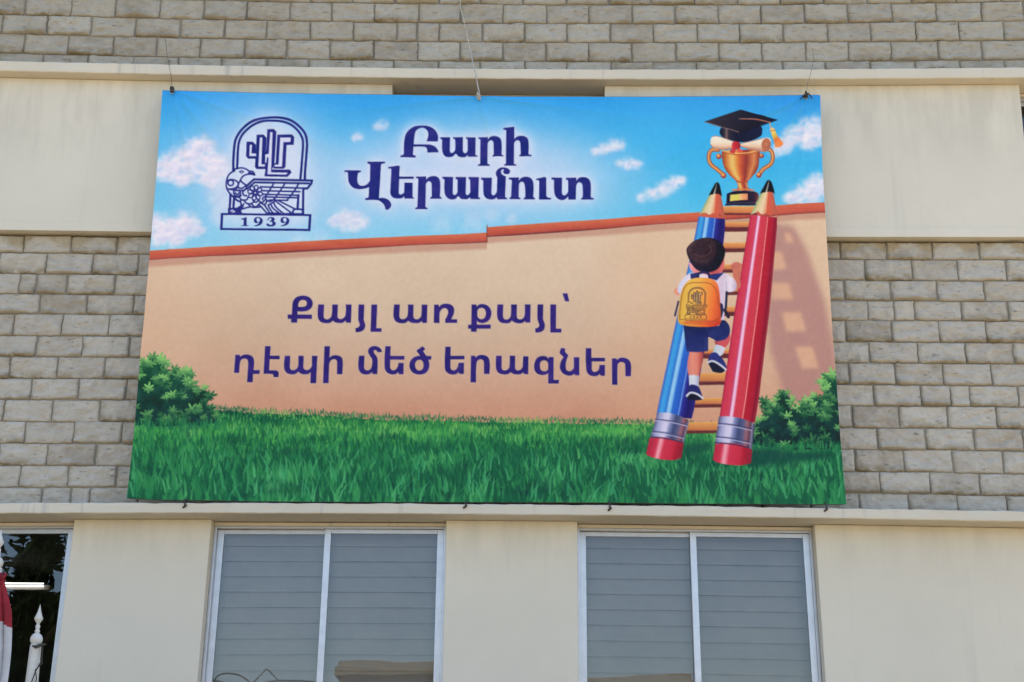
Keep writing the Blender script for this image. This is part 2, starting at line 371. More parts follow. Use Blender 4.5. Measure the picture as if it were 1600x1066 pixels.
def paint_trophy():
    o = (1080, 160, 6.27); q = lambda t, c=True: path(t, *o, closed=c)
    pid = part_id('printed_trophy')
    hl = q('~262,468 ~200,468 ~172,530 ~190,600 ~255,655 ~322,708', False); hr = q('~755,455 ~798,510 ~785,595 ~705,655 ~668,708', False)
    for h in (hl, hr):
        stroke(h, 6.2, rgb(140, 70, 50), pid); stroke(h, 4.2, rgb(196, 120, 68), pid); stroke(h-(.6, .4), 1.2, rgb(228, 182, 116))
    for x, y, r in ((272, 528, 27), (318, 714, 28), (690, 522, 24), (664, 710, 27)):
        fill(oval(1080+x/6.27, 160+y/6.27, r/6.27, r/6.27), rgb(150, 66, 60), pid); fill(oval(1080+(x-5)/6.27, 160+(y-8)/6.27, r*.6/6.27, r*.55/6.27), rgb(230, 160, 96))
    CL = [(1128, 230), (1130, 258), (1139, 272), (1150, 282), (1154, 300)]; CR = [(1187, 230), (1186, 255), (1176, 276), (1168, 284), (1172, 300)]
    fill(q('298,482 ~360,468 ~500,462 ~662,470 ~668,560 ~650,655 ~600,725 556,768 ~562,835 ~615,858 400,862 ~455,838 ~442,772 ~372,705 ~318,620'), across(CL, CR, GOLD), pid)
    stroke(q('~300,484 ~420,508 ~540,508 ~664,478', False), 1.6, rgb(176, 84, 56), None, .8); stroke(q('~305,470 ~420,492 ~540,492 ~660,468', False), 2, rgb(238, 196, 120), None, .7)
    stroke(q('~452,768 ~500,778 ~552,768', False), 2.2, rgb(166, 74, 52)); stroke(q('~405,856 ~500,850 ~612,856', False), 2.4, rgb(206, 124, 84))
    soft(q('420,730 470,750 540,750 570,725 500,770'), rgb(200, 70, 60), 1.2, .5)
    fill(q('350,892 ~420,868 590,866 ~662,895 632,985 640,1004 328,1008 345,985'), lambda X, Y: stops((X-1134)/52, [(0, (26, 24, 52)), (.6, (30, 24, 46)), (.85, (44, 30, 54)), (1, (120, 60, 60))]), pid)
    stroke(q('345,990 470,982 630,978', False), 1, rgb(96, 90, 120), None, .7)
    fill(q('384,902 556,890 556,950 380,966'), across([(1141, 300), (1141, 315)], [(1169, 300), (1169, 315)], [(0, (214, 204, 110)), (.48, (216, 208, 96)), (.52, (232, 196, 140)), (.75, (226, 158, 108)), (1, (214, 140, 110))]), pid)
    sc = part_id('printed_diploma_scroll')
    pap = lambda X, Y: stops((Y-213)/22, [(0, (238, 232, 226)), (.45, (234, 218, 204)), (.75, (222, 186, 162)), (1, (186, 138, 122))])
    fill(q('~190,372 ~208,338 ~262,334 412,382 412,445 ~310,462 ~220,450 ~192,412'), pap, sc)
    fill(q('480,402 700,350 ~770,352 ~780,410 ~762,470 ~722,484 490,430'), pap, sc)
    for t in ('~192,412 ~230,452 ~310,462 412,445', '490,430 ~600,460 722,484', '~208,338 ~262,334 412,382', '480,402 ~600,376 700,350'): stroke(q(t, False), 1.1, rgb(150, 96, 84), None, .75)
    soft(q('215,430 ~310,445 410,428 410,446 ~310,462 ~225,452'), rgb(186, 128, 112), 1.2, .6); soft(q('492,418 ~600,440 700,462 720,482 ~600,462 492,432'), rgb(186, 128, 112), 1.2, .6)
    fill(oval(1080+735/6.27, 160+411/6.27, 7, 10, rot=.1), rgb(158, 82, 66), sc); fill(oval(1080+733/6.27, 160+411/6.27, 5.4, 8.6, rot=.1), rgb(196, 120, 92), sc)
    stroke(oval(1080+736/6.27, 160+411/6.27, 3, 5.4), .9, rgb(140, 74, 62), closed=True)
    fill(q('400,445 450,430 425,502 372,488'), rgb(196, 60, 66), sc); fill(q('440,435 480,445 512,480 462,492'), rgb(214, 84, 78), sc)
    fill(q('~398,415 ~415,382 ~455,378 ~482,405 ~480,440 ~450,455 ~410,448'), lambda X, Y: stops((X-1143)/14, [(0, (206, 66, 74)), (.4, (190, 40, 56)), (1, (150, 34, 52))]), sc)
    cp = part_id('printed_graduation_cap')
    fill(q('298,235 ~284,318 ~380,365 ~500,388 ~620,362 690,322 ~680,230 480,200'), lambda X, Y: stops((X-1126)/64, [(0, (20, 26, 50)), (.09, (40, 40, 58)), (.14, (120, 96, 98)), (.2, (44, 40, 60)), (.4, (20, 24, 50)), (1, (24, 28, 62))]), cp)
    fill(q('130,188 485,70 842,170 470,290'), lambda X, Y: stops((X-1100)/114, [(0, (54, 46, 58)), (.3, (40, 36, 52)), (.55, (26, 26, 44)), (1, (20, 22, 42))])+(np.clip((200-Y)/40., -1, 1)*.02)[..., None], cp)
    stroke(q('130,190 300,245 470,291', False), 1.2, rgb(124, 104, 108)); stroke(q('470,291 650,240 842,172', False), 1.2, rgb(14, 16, 34))
    ts = part_id('printed_tassel')
    stroke(q('~478,160 ~600,165 ~690,176 770,194', False), 1.6, rgb(176, 110, 96), ts); stroke(q('770,194 775,230 795,262', False), 1.3, rgb(206, 170, 110), ts)
    fill(oval(1080+478/6.27, 160+162/6.27, 1.9, 1.6), rgb(80, 72, 84), cp)
    fill(q('770,262 ~795,246 822,266 ~848,335 905,398 ~880,432 822,442 ~800,350'), lambda X, Y: stops((Y-200)/30+(X-1210)/60, [(0, (232, 196, 130)), (.3, (226, 196, 90)), (.5, (214, 170, 70)), (.62, (222, 120, 70)), (1, (232, 140, 80))]), ts)
    stroke(q('772,280 826,272', False), 1, rgb(170, 100, 60))
def paint_child():
    o = (1030, 360, 7.107); q = lambda t, c=True: path(t, *o, closed=c)
    o3 = (1030, 480, 6.66); q3 = lambda t, c=True: path(t, *o3, closed=c)
    body = part_id('printed_child')
    skin = lambda X, Y: np.clip(stops((X-1050)/110., [(0, (222, 150, 130)), (.5, (208, 126, 112)), (1, (196, 112, 96))])+(fbm(X/7, Y/7, 5)-.5)[..., None]*.06, 0, 1)
    legr, legl, hand = part_id('printed_leg'), part_id('printed_leg'), part_id('printed_hand')
    ids = {k: part_id(v) for k, v in dict(shoe='printed_shoe', sock='printed_sock', shoe2='printed_shoe', sock2='printed_sock', shorts='printed_shorts', shirt='printed_shirt', hair='printed_hair', pack='printed_backpack').items()}
    sky_shoe = lambda X, Y: stops((Y-550)/75, [(0, (44, 52, 128)), (1, (34, 36, 100))])
    # lifted right leg
    fill(q3('575,345 ~650,335 735,262 ~742,320 ~725,372 690,418 585,392'), lambda X, Y: stops((X-1115)/28, [(0, (150, 78, 88)), (.4, (196, 84, 92)), (1, (206, 88, 96))]), legr)
    fill(q3('590,386 ~640,396 688,420 ~668,480 625,512 558,468'), lambda X, Y: stops((X-1112)/22, [(0, (150, 190, 200)), (.4, (190, 204, 226)), (1, (214, 206, 230))]), ids['sock'])
    fill(q3('545,474 ~590,468 625,500 ~670,545 705,620 690,648 ~600,600 508,572 ~520,512'), sky_shoe, ids['shoe'])
    fill(q3('512,585 ~560,568 ~640,612 692,650 ~650,680 560,668'), rgb(26, 28, 52), ids['shoe'])
    stroke(q3('~508,572 ~560,558 ~640,600 ~695,645', False), 3.2, rgb(196, 200, 220), ids['shoe'])
    # standing left leg
    fill(q3('318,455 462,452 ~456,560 ~432,640 418,716 308,712 ~294,600'), lambda X, Y: stops((X-1075)/24, [(0, (206, 122, 118)), (.3, (218, 140, 124)), (.62, (212, 126, 112)), (.8, (190, 92, 84)), (1, (150, 66, 72))]), legl)
    fill(q3('308,710 ~360,702 418,716 412,832 315,818'), lambda X, Y: stops((X-1076)/17, [(0, (196, 206, 226)), (.5, (206, 214, 234)), (1, (160, 166, 200))]), ids['sock2'])
    fill(q3('290,905 ~318,812 ~370,806 415,828 ~440,890 455,948 ~330,905'), sky_shoe, ids['shoe2'])
    fill(q3('286,925 ~330,898 ~400,915 456,958 ~380,968 298,958'), rgb(24, 26, 48), ids['shoe2'])
    stroke(q3('~288,922 ~330,888 ~395,902 ~455,946', False), 3.2, rgb(200, 202, 222), ids['shoe2'])
    fill(q3('255,185 625,190 655,118 ~705,150 ~737,210 ~732,280 ~692,330 600,352 ~545,320 512,306 512,452 ~400,466 288,457 ~268,330'), lambda X, Y: np.clip(stops((Y-498)/52+(X-1100)/200, [(0, (22, 30, 72)), (.5, (32, 42, 104)), (1, (40, 50, 116))])+(fbm(X/6, Y/10, 6)-.5)[..., None]*.07, 0, 1), ids['shorts'])
    stroke(q3('~512,305 ~480,250 ~430,215', False), 1.4, rgb(18, 24, 62), None, .7)
    # arms
    fill(q('163,690 ~176,645 225,632 242,700 ~205,720'), skin, hand)
    fill(q('225,600 262,560 290,600 240,660'), skin, hand)
    fill(q('792,388 ~830,352 ~880,348 ~918,372 ~922,425 ~900,500 ~908,600 ~890,640 845,645 852,560 ~822,500 ~815,430'), skin, body)
    for t in ('800,400 ~830,385 ~860,392', '~806,418 ~840,405 ~868,412', '~868,352 ~880,380 ~872,405'): stroke(q(t, False), .9, rgb(160, 84, 76), None, .6)
    # neck and ears
    fill(q('330,360 ~352,440 ~430,500 ~580,510 ~690,470 ~724,380 722,300'), lambda X, Y: stops((X-1078)/54, [(0, (232, 160, 176)), (.3, (206, 120, 120)), (.7, (186, 80, 84)), (1, (214, 110, 112))]), body)
    fill(q('348,470 ~270,528 ~212,620 ~214,692 300,710 300,985 722,992 748,680 ~822,674 ~860,640 ~856,570 ~800,508 705,462 ~560,490 ~430,470'), lambda X, Y: np.clip(stops((X-1060)/92, [(0, (206, 206, 240)), (.3, (224, 216, 236)), (.75, (206, 192, 220)), (.9, (222, 214, 236)), (1, (184, 170, 204))])+(fbm(X/6, Y/8, 8)-.5)[..., None]*.07, 0, 1), ids['shirt'])
    stroke(q('~742,560 ~752,620 ~745,690', False), 1.3, rgb(160, 150, 186), None, .7)
    fill(q('345,482 445,462 448,522 352,540'), rgb(40, 48, 110), ids['pack']); fill(q('548,490 722,464 640,552 560,530'), rgb(36, 50, 118), ids['pack'])
    # hair
    fill(q('~303,222 ~330,165 ~400,110 ~500,80 ~600,88 ~682,130 ~728,200 ~732,268 ~702,350 ~655,420 ~580,458 ~480,458 ~400,420 ~340,335'), lambda X, Y: np.clip(stops(np.hypot(X-1097, Y-389)/40, [(0, (52, 34, 46)), (.32, (54, 36, 46)), (.5, (64, 46, 54)), (.62, (40, 30, 48)), (.8, (30, 26, 46)), (1, (26, 26, 46))])-(sstep(1092, 1130, X)*.05)[..., None]+(fbm(np.arctan2(Y-389, X-1097)*9, np.hypot(X-1097, Y-389)/16, 9)-.5)[..., None]*.07, 0, 1), ids['hair'])
    stroke(q('~400,260 ~440,285 ~520,280 ~575,230 ~560,165', False), 2.2, rgb(96, 66, 72), None, .5); stroke(q('~320,240 ~350,180 ~420,130', False), 2.4, rgb(92, 66, 74), None, .45)
    # backpack
    pk = ids['pack']
    stroke(q('~428,530 ~448,475 ~535,468 ~560,530', False), 3.6, rgb(34, 38, 84), pk)
    stroke(q('752,682 742,860', False), 3.6, rgb(34, 38, 66), pk); stroke(q('730,880 770,955', False), 5, rgb(40, 36, 60), pk); stroke(q('214,790 176,945', False), 2.8, rgb(40, 44, 84), pk)
    fill(q('665,800 ~705,815 ~712,900 690,975 660,980'), rgb(36, 40, 78), pk)
    fill(q('~208,1000 ~222,850 ~246,680 ~290,592 ~360,538 ~470,522 ~580,535 ~642,582 ~672,690 ~682,850 ~688,990 ~660,1050 ~450,1068 ~245,1045'), lambda X, Y: np.clip(stops((X-1060)/66+(Y-470)/500, [(0, (206, 160, 66)), (.2, (226, 184, 84)), (.45, (232, 172, 80)), (.7, (236, 142, 66)), (.85, (230, 112, 58)), (1, (206, 84, 52))])-(sstep(495, 509, Y)*.12)[..., None]*np.array((.3, 1., .6)), 0, 1), pk)
    stroke(q('~228,985 ~246,760 ~290,622 ~360,582 ~440,578 ~560,586 ~622,640 ~655,760 ~668,970 ~450,1000 ~228,985', False), 1.1, rgb(128, 74, 40), None, .85)
    soft(q('290,1000 660,995 640,1050 260,1035'), rgb(196, 70, 56), 1.5, .5)
    crest(lambda p: np.stack([1030+(283+(p[:, 0]-344)*1.74)/7.107, 360+(628+(p[:, 1]-183)*2.0)/7.107], 1), .25, rgb(84, 62, 60), rgb(226, 190, 128), pk, .92)

# ---- lettering -------------------------------------------------------------------------------
NAVY = lambda X, Y: np.clip(rgb(34, 40, 126)+(fbm(X/16, Y/16, 61)-.5)[..., None]*np.array((.16, .06, .10)), 0, 1)
VIOLET = lambda X, Y: np.clip(rgb(46, 33, 118)+(fbm(X/14, Y/14, 62)-.5)[..., None]*np.array((.12, .05, .12)), 0, 1)
TITLE = [(620, 190, 7.2727, [
 '38,405 45,385 ~75,375 80,340 ~85,220 ~110,130 ~180,65 ~260,46 ~360,52 ~430,90 ~465,150 468,205 ~462,222 455,226 335,222 ~350,190 ~358,140 ~345,100 ~300,70 ~250,80 ~215,110 ~200,170 192,258 370,258 ~430,280 ~465,320 474,348 345,350 ~345,320 ~335,295 ~310,284 190,284 182,370 ~190,380 215,385 212,407',
 '495,175 607,175 605,195 602,330 ~615,355 ~640,352 ~662,325 662,205 ~655,195 638,192 640,175 752,178 750,330 ~765,355 ~790,352 805,325 805,205 ~800,197 785,193 787,177 895,177 893,375 ~900,380 915,383 915,397 808,397 806,375 ~780,400 ~745,404 ~700,395 ~670,368 ~640,395 ~585,404 ~540,385 ~517,330 515,210 ~510,200 496,195',
 '928,178 1035,175 1033,205 ~1065,175 ~1120,165 ~1170,185 ~1190,235 1190,370 ~1196,378 1212,383 1210,395 1088,397 1088,383 ~1100,375 1102,365 1100,260 ~1092,225 ~1070,213 ~1045,225 1032,250 1030,470 ~1038,480 1058,486 1055,500 922,500 922,487 ~945,478 947,460 950,215 ~947,200 928,195',
 '1210,72 ~1270,65 1335,58 1335,200 ~1370,170 ~1430,162 ~1480,185 ~1497,230 1497,365 ~1505,375 1533,380 1530,394 1392,396 1392,383 ~1405,375 1408,360 1405,260 ~1395,222 ~1370,212 ~1345,225 1333,250 1330,470 ~1335,482 1358,487 1356,501 1220,501 1220,488 ~1238,478 1240,460 1243,110 ~1240,95 1212,92']),
 (530, 245, 8., [
 '68,172 272,174 270,195 ~240,205 232,225 ~228,310 ~250,355 ~300,365 ~350,345 385,300 388,110 ~380,95 353,88 355,64 575,66 572,86 ~530,95 522,115 510,330 498,500 495,520 ~560,518 ~620,545 ~650,595 ~640,635 ~605,663 578,658 ~565,610 ~530,570 ~480,545 328,545 326,520 ~360,512 368,500 375,380 ~320,400 ~240,408 ~170,385 ~125,330 112,260 110,205 ~100,195 68,195',
 '615,130 ~680,122 720,113 757,116 750,248 930,248 930,276 750,276 744,440 ~755,470 ~785,468 812,445 815,322 917,322 917,500 ~922,508 937,510 935,522 815,522 813,490 ~780,518 ~720,522 ~670,508 ~643,470 640,410 652,165 ~648,152 617,150',
 '960,248 1088,246 1086,290 ~1120,255 ~1190,240 ~1240,262 ~1262,320 1258,490 ~1265,503 1280,508 1278,524 1137,524 1137,508 ~1152,500 1156,485 1156,350 ~1145,315 ~1120,305 ~1095,320 1083,345 1078,620 ~1085,632 1105,638 1102,655 950,655 952,638 ~972,630 978,610 988,300 ~985,275 960,265']),
 (680, 255, 6.1538, [
 '70,132 172,132 168,285 ~180,305 ~200,300 215,275 215,165 ~210,155 195,152 197,132 297,132 293,290 ~305,307 ~325,298 338,275 335,160 ~330,152 318,150 320,132 420,132 415,320 ~420,330 432,333 430,345 338,345 335,325 ~310,345 ~275,347 ~245,340 ~222,318 ~195,342 ~150,347 ~110,325 ~90,280 90,165 ~85,153 70,150',
 '440,137 545,137 540,290 ~555,308 ~575,300 592,275 597,135 ~583,100 ~595,65 ~635,42 ~685,45 ~718,70 ~712,98 ~690,106 ~660,98 ~655,75 ~662,60 ~640,65 ~632,85 ~645,110 680,128 672,320 ~678,332 693,335 690,347 597,347 592,325 ~565,345 ~530,348 ~490,335 ~467,300 462,175 ~458,160 442,156',
 '707,138 805,136 803,170 ~830,140 ~875,130 ~920,145 ~943,190 943,315 ~948,330 960,335 957,348 850,348 852,335 ~865,325 862,215 ~850,185 ~830,178 ~812,190 805,210 802,318 ~808,330 820,335 818,347 715,347 715,333 ~728,325 730,310 737,175 ~733,160 710,157',
 '970,150 ~1010,142 1050,132 1068,140 1068,315 ~1085,330 1115,333 1110,350 998,350 1000,180 ~995,165 972,163',
 '1117,138 1220,138 1218,290 ~1235,310 ~1262,300 1278,270 1278,175 ~1272,160 1257,157 1258,140 1358,138 1356,170 ~1385,140 ~1430,133 ~1475,150 ~1495,200 1495,315 ~1502,330 1525,335 1523,350 1403,350 1405,335 ~1418,325 1418,230 ~1410,195 ~1385,182 ~1365,195 1355,225 1352,350 1282,352 1278,322 ~1245,350 ~1210,355 ~1170,335 ~1147,290 1143,175 ~1138,160 1118,157'])]
SLOGAN = [(440, 450, 10., [
 '152,547 152,488 97,488 97,420 162,420 ~168,320 ~180,220 ~235,150 ~340,125 ~440,155 ~488,235 ~470,310 ~415,355 ~350,372 250,372 250,420 475,420 475,488 247,488 245,547|262,300 ~265,250 ~295,205 ~345,192 ~390,215 ~395,255 ~375,290 ~330,300',
 '575,262 665,262 658,440 ~670,480 ~710,492 ~750,480 ~782,435 792,262 880,262 875,430 ~880,470 ~915,490 ~960,478 ~998,430 1003,262 1095,262 1085,547 1010,547 1000,510 ~960,545 ~900,550 ~840,540 800,512 ~760,545 ~690,552 ~610,530 ~568,460',
 '1205,262 1292,262 1285,500 ~1295,540 ~1308,580 ~1295,640 ~1250,680 1158,695 1155,632 ~1200,615 ~1222,580 ~1210,535 ~1198,490',
 '1405,262 1495,262 1480,632 1563,632 1560,688 1390,688']),
 (600, 450, 10., [
 '160,262 247,262 240,440 ~255,480 ~295,490 ~340,475 ~368,430 375,262 462,262 458,430 ~470,475 ~510,492 ~555,475 ~582,430 588,262 678,262 670,547 600,547 588,515 ~550,545 ~480,550 ~420,540 375,512 ~340,545 ~260,552 ~185,525 ~150,450',
 '783,262 855,262 860,300 ~900,260 ~970,247 ~1050,265 ~1095,325 ~1090,400 ~1065,460 1050,490 1143,490 1140,547 957,547 957,490 ~985,440 ~1003,380 ~990,335 ~940,315 ~895,340 ~870,390 868,547 778,547']),
 (730, 450, 9.4118, [
 '65,245 135,245 140,280 ~170,248 ~220,237 ~300,260 ~350,330 ~352,410 ~310,485 ~230,518 ~170,505 142,480 142,540 347,540 345,600 140,600 138,645 57,645 57,600 15,600 15,540 60,540|~148,370 ~160,315 ~205,293 ~255,310 ~275,375 ~255,440 ~205,462 ~160,435',
 '445,245 530,245 525,410 ~540,455 ~580,468 ~620,450 ~642,400 645,245 732,245 728,400 ~740,450 ~780,465 ~820,450 ~845,400 848,245 932,245 928,513 860,513 850,485 ~815,515 ~760,522 ~700,510 655,480 ~620,515 ~560,522 ~480,500 ~443,430',
 '1035,245 1118,245 1115,460 ~1130,500 ~1143,545 ~1130,610 ~1085,648 1003,658 1000,597 ~1040,585 ~1060,555 ~1045,500 ~1033,450',
 '1222,245 1308,245 1305,600 1385,600 1385,657 1222,657', '1402,80 1475,82 1500,197 1440,197']),
 (355, 535, 8., [
 '105,160 158,160 165,185 ~205,160 ~265,158 ~320,185 ~338,240 330,350 410,350 405,397 325,397 320,502 250,502 265,260 ~250,215 ~215,207 ~180,220 ~162,265 152,385 88,385',
 '475,52 545,52 535,170 657,170 655,215 532,215 525,352 610,352 ~640,370 645,400 640,437 580,437 ~575,405 560,397 455,395',
 '722,172 790,172 783,310 ~800,345 ~835,350 ~870,330 ~888,290 890,172 957,172 952,310 ~965,340 ~1000,350 ~1040,330 1060,290 1060,172 1128,172 1112,512 1040,512 1045,375 ~1010,398 ~960,402 ~920,392 890,368 ~850,398 ~800,402 ~740,380 ~712,320',
 '1217,52 1287,52 1278,195 ~1320,168 ~1380,165 ~1430,190 ~1445,240 1440,400 1372,400 1375,250 ~1362,220 ~1330,212 ~1295,230 1275,275 1268,512 1198,512']),
 (545, 535, 10., [
 '162,212 247,212 238,390 ~255,430 ~295,442 ~340,420 ~362,370 ~365,270 ~330,210 ~302,150 ~320,95 ~380,62 ~450,70 ~500,105 520,155 450,158 ~430,128 ~400,125 ~388,150 ~410,190 ~440,230 ~452,290 445,498 375,498 362,465 ~330,495 ~260,505 ~190,480 ~150,400',
 '572,65 655,65 650,215 870,215 868,272 648,272 645,390 ~665,430 ~700,440 ~745,415 ~770,365 775,325 858,325 855,500 785,500 772,465 ~740,495 ~680,505 ~600,475 ~562,400',
 '1055,130 1150,62 ~1180,85 1192,110 1160,135 1210,212 1293,215 1285,270 1240,272 ~1258,330 ~1250,410 ~1200,480 ~1110,505 ~1010,480 ~955,410 ~950,330 ~985,260 ~1050,220 1115,210|~1035,350 ~1055,295 ~1110,272 ~1155,300 ~1168,360 ~1150,420 ~1105,442 ~1055,420']),
 (685, 535, 10., [
 '110,68 192,68 190,212 408,212 405,268 190,268 188,390 ~205,430 ~245,440 ~285,415 ~310,360 315,322 400,322 397,497 330,497 315,465 ~280,497 ~215,505 ~145,480 ~103,420',
 '510,212 575,212 583,245 ~630,205 ~710,202 ~775,235 ~802,310 798,497 712,497 712,330 ~700,285 ~665,268 ~625,280 ~597,320 588,630 502,630',
 '903,212 990,212 987,390 ~1000,430 ~1040,442 ~1085,425 ~1110,380 1115,212 1200,212 1197,390 ~1210,430 ~1245,442 ~1290,425 1318,380 1323,220 1408,220 1403,500 1340,500 1325,470 ~1290,498 ~1230,505 ~1170,495 1128,468 ~1090,498 ~1020,505 ~935,475 ~900,400']),
 (820, 535, 8.889, [
 '335,205 400,205 400,525 475,525 470,577 325,577 325,430 ~290,452 ~235,457 ~170,435 ~132,375 ~135,290 ~175,215 ~240,192 ~300,200 325,235|~210,320 ~220,275 ~265,252 ~310,268 325,310 322,375 ~300,400 ~260,405 ~220,380',
 '510,78 565,92 ~560,130 605,180 ~580,250 ~568,310 ~575,380 ~610,405 ~650,395 682,355 680,210 757,210 757,460 700,460 688,440 ~650,462 ~600,465 ~530,435 ~490,370 ~490,310 ~510,250 540,205 ~500,170 ~483,140',
 '848,82 925,82 925,218 1115,218 1113,267 930,267 930,380 ~950,410 ~985,412 ~1020,390 1035,350 1038,315 1113,315 1113,467 1055,467 1040,440 ~1010,465 ~950,472 ~890,450 ~855,390',
 '1210,222 1275,225 1280,250 ~1320,218 ~1380,215 ~1445,245 ~1475,310 1472,472 1398,472 1395,330 ~1385,290 ~1350,275 ~1315,280 ~1290,310 1288,590 1212,590'])]
def letters(table, col, name, halo, hop):
    pid = part_id(name); sh = [[path(t, ox, oy, s) for t in g.split('|')] for ox, oy, s, gl in table for g in gl]
    for p in sh: stroke(p[0], 4.5, halo, None, hop*.5, True)
    for p in sh: fill(p, col, pid)

def glow(table, col, r, op):
    """outer glow printed round the lettering"""
    sh = [path(g.split('|')[0], ox, oy, s) for ox, oy, s, gl in table for g in gl]
    al = np.zeros((AH, AW), np.float32)
    for p in sh:
        y0, x0, a = cover([p], 1); h, w = a.shape; al[y0:y0+h, x0:x0+w] = np.maximum(al[y0:y0+h, x0:x0+w], a)
    al = np.clip(blur(al, int(r*AS))*2.6, 0, 1); lay((0, 0, al*op), col)

def crest(T, k, ink, light, pid, op=1.):
    """the school emblem; T maps its layout, k scales its line widths"""
    a = lambda t, c=True: T(path(t, 335, 170, 10., c)); b = lambda t, c=True: T(path(t, 335, 255, 9.269, c))
    ln = lambda p, w, c=False: stroke(p, w*k, ink, pid, op, c)
    ln(np.concatenate([a('300,980 300,850 ~318,560 ~350,450 ~430,330 ~560,220 ~720,163 ~900,140 ~1050,148 ~1200,190 ~1330,285 ~1420,400 ~1447,520 1440,700 1416,1000', False), b('1310,245', False)]), 3.8)
    ln(np.concatenate([a('360,940 365,800 ~380,560 ~420,440 ~500,340 ~620,250 ~760,203 ~900,192 ~1050,202 ~1180,245 ~1285,325 ~1360,430 ~1385,520 1378,700 1355,1000', False), b('1245,245', False)]), 3.6)
    dark = ['505,520 600,520 650,570 650,790 530,790 497,750', '662,412 770,408 808,455 795,850 835,860 830,950 660,950 637,920', '828,325 930,322 970,365 940,890 900,958 1181,958 1208,1001 1144,1071 785,1066 800,950 825,760 795,745 795,690 815,640', '985,410 1215,410 1250,450 1240,570 1130,572 1112,920 1075,945 925,945 940,870 960,850']
    slit = ['555,570 590,570 583,705 655,708 655,748 548,748', '712,452 752,452 738,875 795,878 790,912 690,912', '872,370 910,370 888,1001 1149,1006 1122,1036 831,1033 848,770 795,755 795,722 850,710', '1030,455 1195,455 1190,525 1080,528 1058,912 940,912 945,882 1005,878']
    for t in dark: fill(a(t), ink, pid, op)
    for t in slit: fill(a(t), light, pid, op)
    ln(a('812,455 806,650', False), 1.0)
    # bird
    for t in ('270,100 ~320,93 ~400,80 ~460,95 ~510,125 ~560,132 ~585,180', '~585,180 ~520,170 ~460,180 ~410,210 ~380,260', '~500,150 ~545,155 ~585,180', '~300,120 ~240,150 ~200,200 ~180,270 ~175,330 ~190,390 ~220,440 ~260,485 ~310,530 ~380,572',
              '~380,260 ~420,300 475,335', '~380,260 ~355,310 ~350,360 ~400,375 ~440,352 475,335', '~195,262 ~240,247 ~300,257 ~345,292 ~340,340 ~290,375 ~200,385', '~345,340 ~320,385 ~300,400', '~215,385 ~300,402 ~390,408 ~450,390 475,340',
              '~290,400 ~285,450 ~320,490 ~370,480 ~380,430 ~360,400', '~260,480 ~310,500 ~360,500', '~310,440 ~335,465 ~360,440', '~450,395 ~415,430 ~430,475 ~470,480', '~390,480 ~370,510 ~400,540 ~470,540 ~490,500', '~300,520 ~350,560 ~400,545', '~430,545 ~480,595 ~550,590 ~580,545', '~560,540 ~600,575 ~640,545', '~640,540 ~690,580 ~730,545',
              '~500,610 ~540,645 ~600,650 ~680,640', '~540,600 ~600,640 ~650,600 ~690,580', '~640,610 ~680,640', '~690,590 ~730,610 ~760,560 ~740,520', '~380,572 ~390,620 ~340,660', '~430,600 ~400,640 ~380,665', '~390,680 ~470,655 ~530,640', '~700,540 ~720,500 ~760,500',
              '~760,545 ~800,565 ~850,545 ~870,520'): ln(b(t, False), 2.4)
    ln(T(oval(335+240/9.269, 255+295/9.269, 4.3, 4.3)), 2.4, True)
    fill(b('355,135 400,112 440,135 400,165'), ink, pid, op); fill(T(oval(335+400/9.269, 255+138/9.269, 1.2, 1.2)), light, pid, op)
    fx, fy = 335+595/9.269, 255+440/9.269
    for q in range(8):
        an = q*math.pi/4+.2; ln(T(oval(fx+math.cos(an)*7, fy+math.sin(an)*7, 4.8, 3.3, 14, an)), 1.9, True)
    ln(b('475,340 580,245 1415,255 1405,300 1345,372 1290,372', False), 3.4); ln(b('480,385 590,288 1372,297', False), 3.0)
    for t in ('670,352 1345,368', '700,408 1240,418', '700,460 1222,470', '740,498 1195,506', '800,543 1062,545'): ln(b(t, False), 2.4)
    for t in ('858,310 820,370 742,500', '1018,310 960,400 868,535', '1218,310 1170,390 1090,500 1050,545'): ln(b(t, False), 2.4)
    for t in ('237,460 222,740', '288,530 278,670', '1288,395 1284,745', '1218,470 1206,672'): ln(b(t, False), 3.6)
    fill(b('200,662 290,655 ~400,640 420,600 430,640 390,690 405,738 200,738'), ink, pid, op)
    for t in ('~240,708 ~262,690 ~285,706', '~262,720 ~300,712'): stroke(b(t, False), 1.6*k, light, None, op)
    ln(b('~1140,700 ~1180,672 1290,682 1290,742 1150,742', True), 2.8, True)
    for t in ('680,640 765,735', '732,620 808,735', '~790,625 ~800,660 855,735', '~820,600 ~850,660 930,722', '~860,580 ~900,650 1010,742', '905,570 1110,722', '920,545 1165,668', '780,620 900,550', '760,735 960,735', '1010,742 1130,735'): ln(b(t, False), 2.4)
    fill(b('100,732 1408,742 1392,990 85,978|128,768 1372,778 1358,955 122,946'.split('|')[0]), ink, pid, 0)
    fill([b('98,732 1408,744 1392,990 86,980'), b('132,762 1370,772 1358,958 124,950')], ink, pid, op)
    fill(b('390,815 ~430,805 470,788 470,900 ~478,910 495,912 495,920 390,918 392,910 ~420,908 425,898 430,825 392,828'), ink, pid, op)
    for dx in (0, 386):
        fill([b(f'~{575+dx},840 ~{590+dx},800 ~{640+dx},788 ~{692+dx},812 ~{702+dx},850 ~{680+dx},895 ~{630+dx},918 {580+dx},922 {580+dx},912 ~{620+dx},900 ~{650+dx},868 ~{620+dx},878 ~{585+dx},868'), b(f'~{612+dx},830 ~{622+dx},805 ~{645+dx},802 ~{662+dx},825 ~{655+dx},855 ~{630+dx},860')], ink, pid, op)
